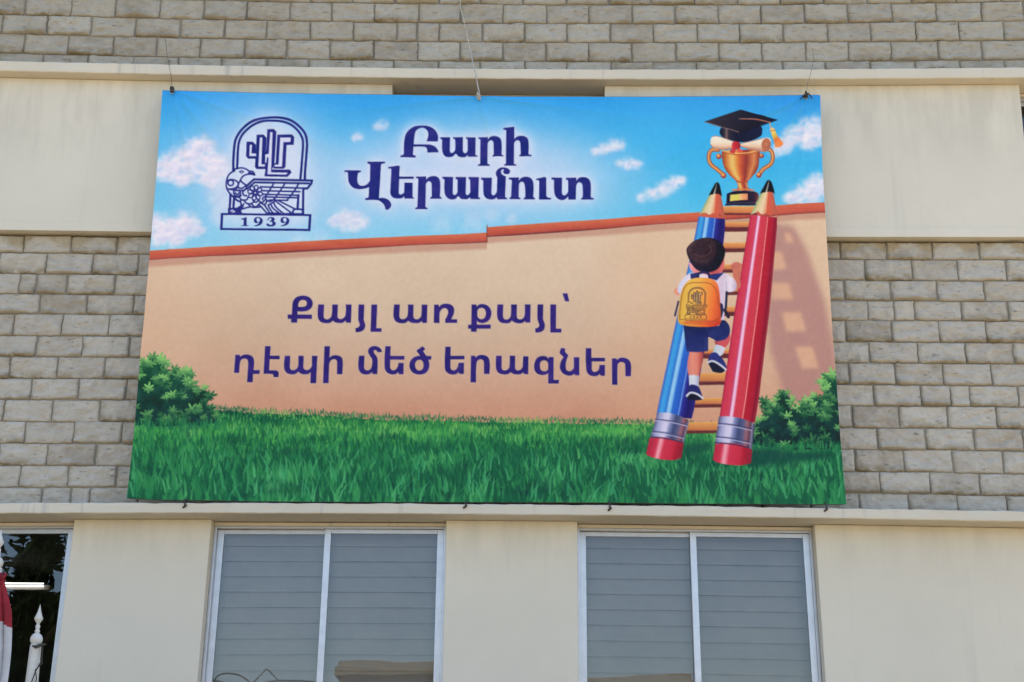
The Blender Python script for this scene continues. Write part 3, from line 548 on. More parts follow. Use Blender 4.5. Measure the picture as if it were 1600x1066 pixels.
    fill(b('765,835 ~790,800 ~830,790 ~875,808 ~870,840 855,850 ~885,865 ~890,895 ~860,920 ~810,926 ~760,910 762,880 ~790,890 ~820,905 ~845,885 ~835,860 805,855 805,843 ~830,830 ~825,808 ~800,806 790,830'), ink, pid, op)

def paint_banner():
    paint_sky(); paint_clouds(); paint_wall(); paint_grass(); paint_bushes(); paint_ladder(); paint_pencils(); paint_trophy(); paint_child()
    glow(TITLE, rgb(208, 220, 248), 9, .75)
    soft(path('352,350 ~358,255 ~368,215 ~420,178 ~470,210 ~480,260 484,350'), rgb(208, 220, 248), 10, .75)
    crest(lambda p: p, 1., NAVY, rgb(204, 212, 246), part_id('printed_crest'))
    letters(TITLE, NAVY, 'printed_heading', rgb(190, 190, 240), .35)
    letters(SLOGAN, VIOLET, 'printed_slogan', rgb(194, 178, 178), .5)
    # blades of grass in front of the pencil feet
    g = PARTS.index('printed_grass')
    for x0, x1, yb in ((1005, 1068, 722), (1108, 1180, 733)):
        for _ in range(20):
            blade(rnd.uniform(x0, x1), yb+rnd.uniform(1, 5), rnd.uniform(5, 11), rnd.gauss(0, .3), rnd.uniform(1.5, 2.8), np.array(leafc((30, 112, 78), (70, 160, 96), rnd.random()))/255., g, .9)
    # slight print mottling
    PIX[:] = np.clip(PIX+(fbm(GX/5, GY/5, 99, 3)-.5)[..., None]*.03, .01, .98)
# ---------------------------------------------------------------- scene helpers
def link(name, me, parent=None):
    o = bpy.data.objects.new(name, me); COL.objects.link(o)
    if parent is not None: o.parent = parent
    return o
def tag(o, label=None, cat=None, group=None, kind=None):
    for k, v in (('label', label), ('category', cat), ('group', group), ('kind', kind)):
        if v: o[k] = v
    return o
def empty(name, label, cat, loc=(0, 0, 0), group=None):
    o = bpy.data.objects.new(name, None); COL.objects.link(o); o.location = loc
    bpy.context.view_layer.update()
    return tag(o, label, cat, group)
class MB:
    """collects boxes, tubes and turned shapes; build() links them as one mesh object"""
    def __init__(s): s.v, s.f, s.m, s.sm = [], [], [], []
    def add(s, V, F, smooth=False, m=0):
        n = len(s.v); s.v += [tuple(map(float, p)) for p in V]
        for f in F: s.f.append(tuple(i+n for i in f)); s.m.append(m); s.sm.append(smooth)
    def box(s, x0, x1, y0, y1, z0, z1, m=0, nx=1):
        """box with its long side cut into nx spans"""
        xs = np.linspace(x0, x1, nx+1); V = []
        for x in xs: V += [(x, y0, z0), (x, y1, z0), (x, y1, z1), (x, y0, z1)]
        F = [(0, 3, 2, 1), tuple(4*nx+k for k in (0, 1, 2, 3))]
        for i in range(nx):
            a, b = 4*i, 4*i+4
            F += [(a, a+1, b+1, b), (a+1, a+2, b+2, b+1), (a+2, a+3, b+3, b+2), (a+3, a, b, b+3)]
        s.add(V, F, False, m)
    def tube(s, pts, r, n=8, m=0, caps=True):
        pts = [Vector(p) for p in pts]; V, F = [], []; rs = r if hasattr(r, '__len__') else [r]*len(pts)
        for i, p in enumerate(pts):
            t = (pts[min(i+1, len(pts)-1)]-pts[max(i-1, 0)]).normalized()
            a = t.orthogonal().normalized() if i == 0 else (a-t*a.dot(t)).normalized()
            b = t.cross(a)
            for k in range(n):
                an = 2*math.pi*k/n; V.append(p+(a*math.cos(an)+b*math.sin(an))*rs[i])
        for i in range(len(pts)-1):
            for k in range(n): F.append((i*n+k, i*n+(k+1) % n, (i+1)*n+(k+1) % n, (i+1)*n+k))
        if caps: F += [tuple(range(n))[::-1], tuple((len(pts)-1)*n+k for k in range(n))]
        s.add(V, F, True, m)
    def lathe(s, prof, x, y, n=20, m=0):
        V, F = [], []
        for r, z in prof:
            for k in range(n): an = 2*math.pi*k/n; V.append((x+r*math.cos(an), y+r*math.sin(an), z))
        for i in range(len(prof)-1):
            for k in range(n): F.append((i*n+k, (i+1)*n+k, (i+1)*n+(k+1) % n, i*n+(k+1) % n))
        s.add(V, F, True, m)
    def build(s, name, mats, parent=None, bent=False, bevel=0.):
        me = bpy.data.meshes.new(name); V = np.array(s.v)
        if bent: V = bow(V)
        me.from_pydata(V.tolist(), [], s.f)
        for m in (mats if isinstance(mats, (list, tuple)) else [mats]): me.materials.append(m)
        me.polygons.foreach_set('material_index', s.m); me.polygons.foreach_set('use_smooth', s.sm)
        bm = bmesh.new(); bm.from_mesh(me); bmesh.ops.recalc_face_normals(bm, faces=bm.faces); bm.to_mesh(me); bm.free()
        me.update()
        o = link(name, me, parent)
        if parent is not None: o.matrix_parent_inverse = parent.matrix_world.inverted()
        if bevel:
            b = o.modifiers.new('edge', 'BEVEL'); b.width = bevel; b.segments = 2; b.limit_method = 'ANGLE'
        return o
def npmesh(name, V, Q, mat, parent=None, smooth=True, attr=None):
    me = bpy.data.meshes.new(name); n, q = len(V), len(Q)
    me.vertices.add(n); me.vertices.foreach_set('co', np.asarray(V, np.float32).ravel())
    me.loops.add(q*4); me.polygons.add(q)
    me.polygons.foreach_set('loop_start', np.arange(q, dtype=np.int32)*4)
    me.loops.foreach_set('vertex_index', np.asarray(Q, np.int32).ravel())
    me.polygons.foreach_set('use_smooth', np.full(q, smooth))
    me.update(calc_edges=True)
    for k, a in (attr or {}).items():
        at = me.color_attributes.new(k, 'FLOAT_COLOR', 'POINT')
        c = np.ones((n, 4), np.float32); c[:, :3] = a; at.data.foreach_set('color', c.ravel())
    me.materials.append(mat)
    o = link(name, me, parent)
    if parent is not None: o.matrix_parent_inverse = parent.matrix_world.inverted()
    return o

# ---------------------------------------------------------------- materials
def lin(c):
    c = np.asarray(c, float)/255.; return np.where(c <= .04045, c/12.92, ((c+.055)/1.055)**2.4)
class Mat:
    def __init__(s, name, color=(.5, .5, .5), rough=.7, spec=.3, metal=0.):
        s.m = bpy.data.materials.new(name); s.m.use_nodes = True; s.t = s.m.node_tree; s.b = s.t.nodes['Principled BSDF']
        s.b.inputs['Base Color'].default_value = (*color, 1); s.b.inputs['Roughness'].default_value = rough
        s.b.inputs['Specular IOR Level'].default_value = spec; s.b.inputs['Metallic'].default_value = metal
        s.co = s.t.nodes.new('ShaderNodeNewGeometry').outputs['Position']
    def n(s, typ, **kw):
        nd = s.t.nodes.new(typ)
        for k, v in kw.items():
            if k.startswith('i_'): nd.inputs[k[2:].replace('_', ' ')].default_value = v
            else: setattr(nd, k, v)
        return nd
    def l(s, a, b): s.t.links.new(a, b)
    def noise(s, scale, detail=5., rough=.6, stretch=None):
        nd = s.n('ShaderNodeTexNoise', i_Scale=scale, i_Detail=detail, i_Roughness=rough); v = s.co
        if stretch:
            mp = s.n('ShaderNodeMapping'); mp.inputs['Scale'].default_value = stretch; s.l(v, mp.inputs[0]); v = mp.outputs[0]
        s.l(v, nd.inputs['Vector']); return nd.outputs['Fac']
    def ramp(s, fac, st):
        r = s.n('ShaderNodeValToRGB'); e = r.color_ramp.elements
        while len(e) < len(st): e.new(.5)
        for k, (p, c) in enumerate(st): e[k].position = p; e[k].color = (*c, 1) if hasattr(c, '__len__') else (c, c, c, 1)
        s.l(fac, r.inputs[0]); return r.outputs[0]
    def mix(s, a, b, fac, mode='MIX'):
        m = s.n('ShaderNodeMix', data_type='RGBA', blend_type=mode)
        for x, k in ((a, 6), (b, 7)):
            if hasattr(x, 'is_linked'): s.l(x, m.inputs[k])
            else: m.inputs[k].default_value = (*x, 1)
        if hasattr(fac, 'is_linked'): s.l(fac, m.inputs[0])
        else: m.inputs[0].default_value = fac
        return m.outputs[2]
    def base(s, c): s.l(c, s.b.inputs['Base Color']); return s
    def bump(s, h, dist=.01, k=.5):
        b = s.n('ShaderNodeBump'); b.inputs['Strength'].default_value = k; b.inputs['Distance'].default_value = dist
        s.l(h, b.inputs['Height']); s.l(b.outputs[0], s.b.inputs['Normal']); return s

def plaster(name, c0, c1, streak=.0, drip=()):
    m = Mat(name, c0, .85, .2)
    c = m.mix(c0, c1, m.ramp(m.noise(1.3, 6), [(.35, 0.), (.7, 1.)]))
    c = m.mix(c, tuple(x*.86 for x in c0), m.ramp(m.noise(7., 8, .7), [(.55, 0.), (.8, .55)]))
    if streak:
        c = m.mix(c, (.36, .35, .32), m.ramp(m.noise(9., 4, .6, (1., 1., .06)), [(.60, 0.), (.74, streak)]))
    c = m.mix(c, tuple(x*.90 for x in c0), m.ramp(m.noise(.75, 3, .5), [(.40, 0.), (.65, .8)]))
    if drip:
        sx = m.n('ShaderNodeSeparateXYZ'); m.l(m.co, sx.inputs[0]); hh = None
        for zt in drip:
            mr = m.n('ShaderNodeMapRange'); m.l(sx.outputs[2], mr.inputs[0]); mr.inputs[1].default_value = zt-.55; mr.inputs[2].default_value = zt; mr.inputs[3].default_value = 0.; mr.inputs[4].default_value = 1.
            gt = m.n('ShaderNodeMath', operation='LESS_THAN'); m.l(sx.outputs[2], gt.inputs[0]); gt.inputs[1].default_value = zt+.3
            mu = m.n('ShaderNodeMath', operation='MULTIPLY'); m.l(mr.outputs[0], mu.inputs[0]); m.l(gt.outputs[0], mu.inputs[1])
            if hh is None: hh = mu.outputs[0]
            else:
                ad = m.n('ShaderNodeMath', operation='MAXIMUM'); m.l(hh, ad.inputs[0]); m.l(mu.outputs[0], ad.inputs[1]); hh = ad.outputs[0]
        mu = m.n('ShaderNodeMath', operation='MULTIPLY'); m.l(hh, mu.inputs[0]); m.l(m.ramp(m.noise(6., 6, .65, (1., 1., .22)), [(.42, 0.), (.62, .36)]), mu.inputs[1])
        c = m.mix(c, (.40, .37, .30), mu.outputs[0])
    c = m.mix(c, (.30, .28, .24), m.ramp(m.noise(38., 3, .7), [(.70, 0.), (.78, .35)]))
    m.base(c).bump(m.noise(60., 8, .7), .004, .35); return m.m
CREAM = (.665, .612, .50)
M_panel = plaster('cream_plaster', CREAM, (.64, .585, .475), .22, (3.86, 7.12))
M_ledge = plaster('ledge_plaster', (.64, .575, .455), (.57, .52, .43), .75)
M_mortar = plaster('mortar', (.29, .265, .21), (.36, .33, .265))
def stone_mat(name, k, w):
    q = lambda r, g, bl: (r*k, g*k*.985, bl*k*w)
    m = Mat(name, (.3, .29, .25), .95, .12)
    at = m.n('ShaderNodeAttribute', attribute_name='tone'); sp = m.n('ShaderNodeSeparateColor'); m.l(at.outputs['Color'], sp.inputs[0])
    c = m.ramp(sp.outputs[0], [(0., q(.42, .375, .295)), (.35, q(.525, .475, .385)), (.65, q(.565, .52, .425)), (1., q(.62, .58, .485))])
    c = m.mix(c, q(.63, .595, .515), m.ramp(m.noise(10., 8, .65), [(.50, 0.), (.72, .6)]))
    c = m.mix(c, q(.40, .35, .26), m.ramp(m.noise(30., 6, .7, (.5, 1., 1.2)), [(.54, 0.), (.72, .65)]))
    c = m.mix(c, q(.15, .135, .11), m.ramp(m.noise(26., 5, .65, (.42, 1., 1.7)), [(.60, 0.), (.70, .7)]))
    c = m.mix(c, q(.46, .40, .27), m.ramp(m.noise(3.1, 6, .7), [(.58, 0.), (.75, .3)]))
    st = m.n('ShaderNodeMath', operation='MULTIPLY'); m.l(sp.outputs[1], st.inputs[0]); m.l(m.ramp(m.noise(11., 6, .7), [(.38, 0.), (.55, 1.)]), st.inputs[1])
    c = m.mix(c, (.22, .17, .09), st.outputs[0])
    sb = m.n('ShaderNodeMath', operation='MULTIPLY'); m.l(sp.outputs[2], sb.inputs[0]); m.l(m.ramp(m.noise(6., 6, .6), [(.30, .45), (.5, 1.)]), sb.inputs[1])
    c = m.mix(c, (.36, .285, .18), sb.outputs[0])
    m.base(c).bump(m.noise(70., 10, .8), .014, .7); return m.m
M_stone = stone_mat('split_stone', .86, 1.0); M_stone_top = stone_mat('weathered_stone', .72, .97)
def simple(name, c, rough=.6, spec=.3, metal=0., var=.15, scale=8., bump=0.):
    m = Mat(name, c, rough, spec, metal)
    m.base(m.mix(c, tuple(x*(1-2*var) for x in c), m.ramp(m.noise(scale, 5), [(.35, 0.), (.7, 1.)])))
    if bump: m.bump(m.noise(scale*8, 6), bump, .4)
    return m.m
M_alu = simple('aluminium', (.50, .51, .54), .34, .5, .7, .06, 14.)
M_blind = simple('blind_slats', (.44, .41, .37), .6, .3, 0, .08, 3.)
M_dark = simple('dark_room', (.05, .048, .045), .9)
M_iron = simple('black_iron', (.025, .022, .02), .5, .4)
M_cord = simple('white_cord', (.55, .53, .47), .9, .1, 0, .25, 60.)
M_wire = simple('dark_wire', (.06, .055, .045), .6, .3, 0, .2, 60.)
M_wire2 = simple('grey_wire', (.22, .21, .19), .7, .2, 0, .2, 60.)
M_white = simple('white_paint', (.60, .58, .53), .5, .3, 0, .06, 20.)
M_red = simple('red_flag_cloth', (.27, .025, .035), .8, .15, 0, .12, 12.)
M_whitecloth = simple('white_flag_cloth', (.50, .49, .50), .8, .15, 0, .08, 9.)
M_tan = plaster('tan_render', (.42, .36, .26), (.36, .31, .23), .3)
M_conc = simple('concrete', (.36, .275, .165), .9, .2, 0, .12, 1.5, .01)
M_bark = simple('bark', (.10, .075, .05), .95, .1, 0, .3, 9., .02)
M_leaf = simple('leaves', (.045, .085, .025), .7, .25, 0, .3, 2.)
def glass():
    m = bpy.data.materials.new('window_glass'); m.use_nodes = True; t = m.node_tree; t.nodes.clear()
    o = t.nodes.new('ShaderNodeOutputMaterial'); mx = t.nodes.new('ShaderNodeMixShader'); g = t.nodes.new('ShaderNodeBsdfGlossy'); tr = t.nodes.new('ShaderNodeBsdfTransparent'); fr = t.nodes.new('ShaderNodeFresnel')
    g.inputs['Roughness'].default_value = .0; g.inputs['Color'].default_value = (.9, .95, 1, 1); tr.inputs[0].default_value = (.76, .77, .775, 1); fr.inputs[0].default_value = 1.72
    nz = t.nodes.new('ShaderNodeTexNoise'); nz.inputs['Scale'].default_value = 2.2; nz.inputs['Detail'].default_value = 1.; ge = t.nodes.new('ShaderNodeNewGeometry'); t.links.new(ge.outputs['Position'], nz.inputs[0])
    bp = t.nodes.new('ShaderNodeBump'); bp.inputs['Strength'].default_value = .05; bp.inputs['Distance'].default_value = .02; t.links.new(nz.outputs[0], bp.inputs['Height']); t.links.new(bp.outputs[0], g.inputs['Normal'])
    for a, b in ((fr.outputs[0], mx.inputs[0]), (tr.outputs[0], mx.inputs[1]), (g.outputs[0], mx.inputs[2]), (mx.outputs[0], o.inputs[0])): t.links.new(a, b)
    return m
M_glass = glass()
def lamp_mat():
    m = Mat('lit_tube', (.9, .9, .9)); m.b.inputs['Emission Color'].default_value = (1, .98, .95, 1); m.b.inputs['Emission Strength'].default_value = 1.15; return m.m
M_lamp = lamp_mat()

# ---------------------------------------------------------------- ground
g = MB(); g.box(-90, 90, -120, 60, -.3, 0.); tag(g.build('ground', M_conc), 'grey concrete yard in front of the building', 'ground', kind='structure')

# ---------------------------------------------------------------- the school building
YP, YL, YU, YW = -.075, -.285, -.185, .03      # faces: plaster piers, lower ledge, upper ledge, window frames
school = empty('school_building', 'stone clad building with cream plaster bands, ledges and sliding windows behind the hanging banner', 'building')
LZ1 = tz([0, 400, 800, 1200, 1600], [786, 786.5, 788.3, 793.5, 797.5], YL); LZ0 = tz([0, 400, 800, 1200, 1600], [802, 802.5, 804.5, 809.3, 814], YL)
UZ1 = tz([0, 400, 800, 1200, 1600], [94, 104.5, 108.5, 108.5, 103], YU); UZ0 = tz([0, 400, 800, 1200, 1600], [109, 118, 123, 124.5, 122], YU)
PB = tz([0, 118, 235, 1293, 1450, 1600], [358.5, 360.5, 362, 370, 371, 371.5], YP)      # underside of the upper plaster band
XL, XR = -6.2, 6.2
def rough_box(name, x0, x1, y0, y1, z0, z1, mat, amp=.004, top_amp=.008, seed=0, nz=3):
    """long plaster moulding whose arrises wander a little"""
    nx = max(2, int((x1-x0)/.045)); xs = np.linspace(x0, x1, nx+1)
    sec = [(y1, z0), (y0+.006, z0), (y0, z0+.006)]+[(y0, z0+(z1-z0)*k/nz) for k in range(1, nz)]+[(y0, z1-.006), (y0+.006, z1), (y1, z1)]
    V = []
    for x in xs:
        for k, (y, z) in enumerate(sec):
            a = amp if k < len(sec)-3 else top_amp
            n = float(fbm(np.array([x*5.]), np.array([k*.7+seed]), 200+seed, 3)[0])-.5; n2 = float(fbm(np.array([x*17.]), np.array([k*.9]), 230+seed, 3)[0])-.5
            V.append((x, y+(n*a*1.2 if y != y1 else 0), z+(n*a+n2*a)*(1 if y != y1 else 0)))
    K = len(sec); Q = [(i*K+k, (i+1)*K+k, (i+1)*K+(k+1) % K, i*K+(k+1) % K) for i in range(nx) for k in range(K)]
    m = MB(); m.add(V, Q+[tuple(range(K))[::-1], tuple(nx*K+k for k in range(K))]); return m.build(name, mat, school, bent=True)
rough_box('ledge', XL, XR, YL, .30, LZ0, LZ1, M_ledge, .004, .010, 1)
rough_box('ledge', XL, XR, YU, .30, UZ0, UZ1, M_ledge, .004, .010, 5)

# stone cladding: rough split blocks laid in courses, each block a little cushion in the one wall mesh
def stone_wall(name, rows, seed, mat=None):
    rs = np.random.RandomState(seed); VV, QQ, TT = [], [], []; off = 0
    for z0, z1, joints, pitch, capped in rows:
        js = sorted(joints); full = [js[0]]
        for a, b in zip(js[:-1], js[1:]):
            n = max(1, int(round((b-a)/pitch))) if b-a > pitch*1.6 else 1
            if (b-a) > pitch*1.6 and (b-a) < pitch*2.15 and n == 2 and rs.rand() < .0: n = 1
            for k in range(1, n): full.append(a+(b-a)*k/n+rs.uniform(-.006, .006))
            full.append(b)
        while full[0] > XL: full.insert(0, full[0]-pitch*rs.uniform(.96, 1.04))
        while full[-1] < XR: full.append(full[-1]+pitch*rs.uniform(.96, 1.04))
        for a, b in zip(full[:-1], full[1:]):
            jw = rs.uniform(.003, .0075); x0, x1, c0, c1 = a+jw, b-jw*rs.uniform(.6, 1.2), z0+rs.uniform(.002, .005), z1-rs.uniform(.002, .007)
            nx = max(5, int((x1-x0)/.0095)); nz = max(4, int((c1-c0)/.0085))
            u = np.linspace(0, 1, nx+1); w = np.linspace(0, 1, nz+1); U, W = np.meshgrid(u, w)
            tl = rs.uniform(-.004, .004, 4)
            X = x0+(x1-x0)*U+tl[0]*(1-U)*W+tl[1]*U*W; Z = c0+(c1-c0)*W+tl[2]*U+tl[3]*(1-U)*.6
            # ragged outline
            X = X+(fbm(Z*38, X*3, seed+1, 3)-.5)*.012*(np.abs(U-.5)*2)**6; Z = Z+(fbm(X*30, Z*3, seed+2, 3)-.5)*.010*(np.abs(W-.5)*2)**6
            e = np.minimum(np.minimum(U, 1-U)*(x1-x0), np.minimum(W, 1-W)*(c1-c0)); edge = np.clip(e/.007, 0, 1)**.6
            sx, sz = rs.uniform(0, 99, 2)
            rid = 1-np.abs(fbm(X*9+sx, Z*16+sz, seed+3, 4)-.5)*2.6
            n = fbm(X*14+sx, Z*22+sz, seed+5, 5)-.5
            tilt = rs.uniform(-.006, .006)*(U-.5)*2+rs.uniform(-.008, .004)*(W-.5)*2
            fac = np.round((fbm(X*7+sz, Z*13+sx, seed+6, 2)+.35*U*rs.uniform(-1, 1)+.35*W*rs.uniform(-1, 1))*5)/5.-.5      # cleft planes
            H = edge*(.006+.010*(rid-.4)+.027*n+.017*fac+tilt*.9)+rs.uniform(-.002, .003)
            lip = np.clip((W-.03)/.10, 0, 1)*np.clip((.22-W)/.12, 0, 1)*np.clip(fbm(X*6+sx, Z*0+sz, seed+7, 3)-.42, 0, 1)*rs.uniform(0, .16)
            H = np.maximum(H+edge*lip, -.010)
            fine = (fbm(X*55, Z*80, seed+8, 3)-.5)*.008*edge
            Y = -(H+fine)
            tone = np.clip(rs.normal(.5, .18)+(fbm(X*1.3, Z*1.3, seed+9, 3)-.5)*.5+(n*.9), 0, 1)
            st = np.clip((.42-W)*2.4, 0, 1)*(rs.uniform(.5, 1) if rs.rand() < .33 else .08)+np.clip((.10-U)*4, 0, .25)
            cap = np.zeros_like(W)
            if capped:
                cu = rs.uniform(.3, .7); cap = np.clip((W-(.25+.9*np.exp(-((U-cu)/.28)**2)))*3.+.45, 0, 1)*rs.uniform(.75, 1)
            T = np.stack([tone, np.clip(st, 0, 1), cap], -1)
            G = np.stack([X, Y, Z], -1)
            # wrap the sides back into the joint
            G = np.pad(G, ((1, 1), (1, 1), (0, 0)), mode='edge'); T = np.pad(T, ((1, 1), (1, 1), (0, 0)), mode='edge')
            bk = np.zeros(G.shape[:2], bool); bk[0] = bk[-1] = True; bk[:, 0] = bk[:, -1] = True; G[..., 1][bk] = .014
            h, k = G.shape[:2]; idx = np.arange(h*k).reshape(h, k)+off; off += h*k
            VV.append(G.reshape(-1, 3)); TT.append(T.reshape(-1, 3))
            QQ.append(np.stack([idx[:-1, :-1], idx[:-1, 1:], idx[1:, 1:], idx[1:, :-1]], -1).reshape(-1, 4))
    V = bow(np.concatenate(VV)); return npmesh(name, V, np.concatenate(QQ), mat or M_stone, school, True, {'tone': np.concatenate(TT)})
lb = [392, 426, 457, 489, 523.5, 556.4, 591, 624.5, 659, 693, 727.6, 762.8]; rb = [409, 441, 473, 503.5, 537, 570, 603.6, 636.5, 671, 705.5, 741, 774]
zb = [PB-.014]+[tz([2, 1592], [a, b]) for a, b in zip(lb, rb)]; zb.append(zb[-1]-.155)
LJ = [[38, 112, 184], [73, 145, 217], [30, 57, 106, 180], [63, 137, 210], [22, 97, 171], [57, 130, 203], [16, 90, 164], [49, 123, 198], [6, 82, 157], [40, 116, 191], [74, 150], [31, 107, 182], [65, 110, 140]]
RJ = [[1312, 1384, 1456, 1529], [1351, 1425, 1497, 1572], [1319, 1391, 1464, 1538], [1356, 1397, 1429, 1502, 1575], [1321, 1393, 1467, 1541], [1358, 1434, 1508, 1583], [1326, 1399, 1473, 1549], [1365, 1439, 1485, 1515, 1590], [1331, 1405, 1480, 1557], [1371, 1446, 1522, 1598], [1336, 1412, 1489, 1567], [1375, 1453, 1530], [1343, 1420, 1497, 1573]]
def row_of(z1, z0, jl, jr, yl, yr, pitch, capped=False):
    j = [tx(x, yl) for x in jl]+[tx(x, yr) for x in jr]; return (z0, z1, j, pitch, capped)
P0 = tx(145, 412)-tx(73, 412)
rows = []
for k in range(13):
    yl = ([364]+lb)[k]+15; yr = ([374]+rb)[k]+15
    rows.append(row_of(zb[k], zb[k+1], LJ[k], RJ[k], yl, yr, P0, k == 0))
stone_wall('stone_wall', rows, 11)
ub = [tz([2, 400, 800, 1200, 1598], q) for q in ([-9, 1, 6, 8, 6], [21, 31, 36, 38, 35.5], [50, 61, 66, 68, 65], [81, 92, 96, 97, 95])]
UJ = [[40, 112, 181, 250, 319, 386, 454, 519, 586, 655, 720, 786, 854, 920, 987, 1055, 1122, 1188, 1256, 1324, 1393, 1462, 1532, 1599], [3, 143, 212, 282, 351, 417, 485, 552, 620, 652, 686, 754, 820, 886, 953, 1021, 1089, 1155, 1223, 1293, 1360, 1430, 1498, 1568], [37, 106, 177, 245, 313, 382, 449, 516, 584, 653, 719, 786, 853, 920, 987, 1056, 1123, 1190, 1259, 1392, 1465, 1534], [67, 138, 208, 278, 347, 417, 550, 615, 685, 750, 820, 885, 955, 1020, 1088, 1155, 1223, 1290, 1360, 1430, 1500, 1570]]
def urow(z1, z0, j, y): return (z0, z1, [tx(x, y) for x in j], P0, False)
rows = [urow(ub[0], ub[1], UJ[0], 12), urow(ub[1], ub[2], UJ[1], 45), urow(ub[2], ub[3], UJ[2], 76), urow(ub[3], ub[3]-.15, UJ[3], 98)]
z = ub[0]
for k in range(16):
    rows.append((z, z+.148, [tx(x, 12)+(.16 if k % 2 == 0 else 0.) for x in UJ[0]], P0, False)); z += .148
UTOP = z
stone_wall('stone_wall', rows, 23, M_stone_top)
m = MB(); m.box(XL, XR, .010, .3, zb[-1]-.02, PB-.03, nx=60); m.box(XL, XR, .16, .3, PB-.03, PB-.001, nx=60); m.box(XL, XR, .010, .3, UZ1-.01, UTOP, nx=60); m.build('mortar_backing', M_mortar, school, bent=True)
m = MB(); m.box(XL, XR, -.10, .3, UTOP+.002, UTOP+.9, nx=40); m.build('parapet', M_panel, school, bent=True, bevel=.01)

# plaster bands between the windows
def pier(x0, x1, z0, z1, foot=False):
    nx = max(2, int((x1-x0)/.05)); m = MB(); m.box(x0, x1, YP, .55, z0, z1, nx=nx)
    if foot: m.box(x0, x1, YP-.010, YP-.001, z0-.004, z0+.075, nx=nx)
    return m.build('plaster_pier', M_panel, school, bent=True, bevel=.006)
xa, xb = tx(613, 140, YP), tx(945, 140, YP); xc = tx(1598.5, 200, YP)
pier(XL, xa, PB, UZ0-.002, True); pier(xb, xc, PB, UZ0-.002, True); pier(xc+1.64, XR, PB, UZ0-.002, True)
w0 = tx(101, 940, YP); w1 = (tx(320, 940, YP), tx(694, 944, YP)); w2 = (tx(903, 948, YP), tx(1281, 947, YP)); LB0 = 1.2
pier(XL, w0-1.66, LB0, LZ0-.002); pier(w0, w1[0], LB0, LZ0-.002); pier(w1[1], w2[0], LB0, LZ0-.002); pier(w2[1], XR, LB0, LZ0-.002)
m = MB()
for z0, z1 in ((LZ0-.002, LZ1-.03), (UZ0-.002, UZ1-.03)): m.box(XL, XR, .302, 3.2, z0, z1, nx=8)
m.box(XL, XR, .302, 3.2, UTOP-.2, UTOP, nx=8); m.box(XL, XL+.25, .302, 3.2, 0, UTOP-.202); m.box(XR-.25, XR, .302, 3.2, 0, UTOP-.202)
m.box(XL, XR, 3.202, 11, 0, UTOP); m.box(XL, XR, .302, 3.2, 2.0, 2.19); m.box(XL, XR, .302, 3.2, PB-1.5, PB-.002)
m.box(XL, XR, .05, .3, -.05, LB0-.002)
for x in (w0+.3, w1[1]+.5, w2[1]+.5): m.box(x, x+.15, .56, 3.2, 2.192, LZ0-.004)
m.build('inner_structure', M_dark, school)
m = MB(); m.box(XL, XR, .0, .3, LB0-.9, 2.18, nx=50); m.build('plaster_wall', M_panel, school, bent=True)

def window(x0, x1, z0, z1, slide, blind=True, mid=.5, YW=YW):
    """sliding window: outer frame > two sashes, panes and a slatted blind behind the glass"""
    f = .022; y0, y1 = YW, YW+.10
    m = MB(); m.box(x0, x0+f, y0, y1, z0, z1); m.box(x1-f, x1, y0, y1, z0, z1); m.box(x0+f, x1-f, y0+.001, y1, z1-f*1.5, z1); m.box(x0+f, x1-f, y0+.001, y1, z0, z0+f)
    fr = m.build('window', M_alu, school, bent=True, bevel=.003)
    m = MB(); m.box(x0+.004, x1-.004, YW-.018, YW-.003, z1-.016, z1+.006); m.box(x0, x1, YW, YW+.1, z1+.002, z1+.011)
    h = m.build('window_head', M_ledge, fr, bent=True)
    xm = x0+(x1-x0)*mid; s = .046
    for k, (a, b) in enumerate(((x0+f, xm+s*.5), (xm-s*.5, x1-f))):
        ya = YW+.012+(0 if k == slide else .036); yb = ya+.028
        m = MB(); m.box(a, a+s, ya, yb, z0+f, z1-f*1.5-.002); m.box(b-s, b, ya, yb, z0+f, z1-f*1.5-.002); m.box(a+s, b-s, ya+.001, yb-.001, z1-f*1.5-.034, z1-f*1.5-.002); m.box(a+s, b-s, ya+.001, yb-.001, z0+f, z0+f+s)
        sa = m.build('sash', M_alu, fr, bent=True, bevel=.002)
        m = MB(); m.add([(a+s, ya+.012, z0+f+s), (b-s, ya+.012, z0+f+s), (b-s, ya+.012, z1-f*1.5-.032), (a+s, ya+.012, z1-f*1.5-.032)], [(0, 1, 2, 3)]); m.build('pane', M_glass, fr, bent=True)
    if blind:
        m = MB(); ph = .1115; zt = z1-.03; k = 0; rb_ = random.Random(int(x0*100))
        while zt-k*ph > z0-.05:
            a, b = zt-k*ph, zt-(k+1)*ph; n = 16; V = []
            jt = [rb_.uniform(-.0016, .0016) for _ in range(n+1)]
            for i in range(n+1):
                x = x0+.02+(x1-x0-.04)*i/n
                V += [(x, .190+jt[i], a+.004), (x, .178, a-ph*.4), (x, .164, a-ph*.8), (x, .160+jt[i]*4, b+.002), (x, .186+jt[i]*3, b+.007)]
            F = [(5*i+q, 5*i+5+q, 5*i+6+q, 5*i+1+q) for i in range(n) for q in range(4)]
            m.add(V, F, False); k += 1
        m.build('blind', M_blind, fr, bent=True)
    return fr
WT = LZ0-.014
window(w0-1.66, w0, 2.2, WT, 1, False, .45)
window(w1[0], w1[1], 2.2, WT, 1, True, (tx(506, 945, YW)-w1[0])/(w1[1]-w1[0]))
window(w2[0], w2[1], 2.2, WT, 1, True, (tx(1087, 947, YW)-w2[0])/(w2[1]-w2[0]))
window(xa, xb, PB, UZ0-.014, 1, False, .5, .10); window(xc, xc+1.64, PB, UZ0-.014, 1, False, .5, .10)

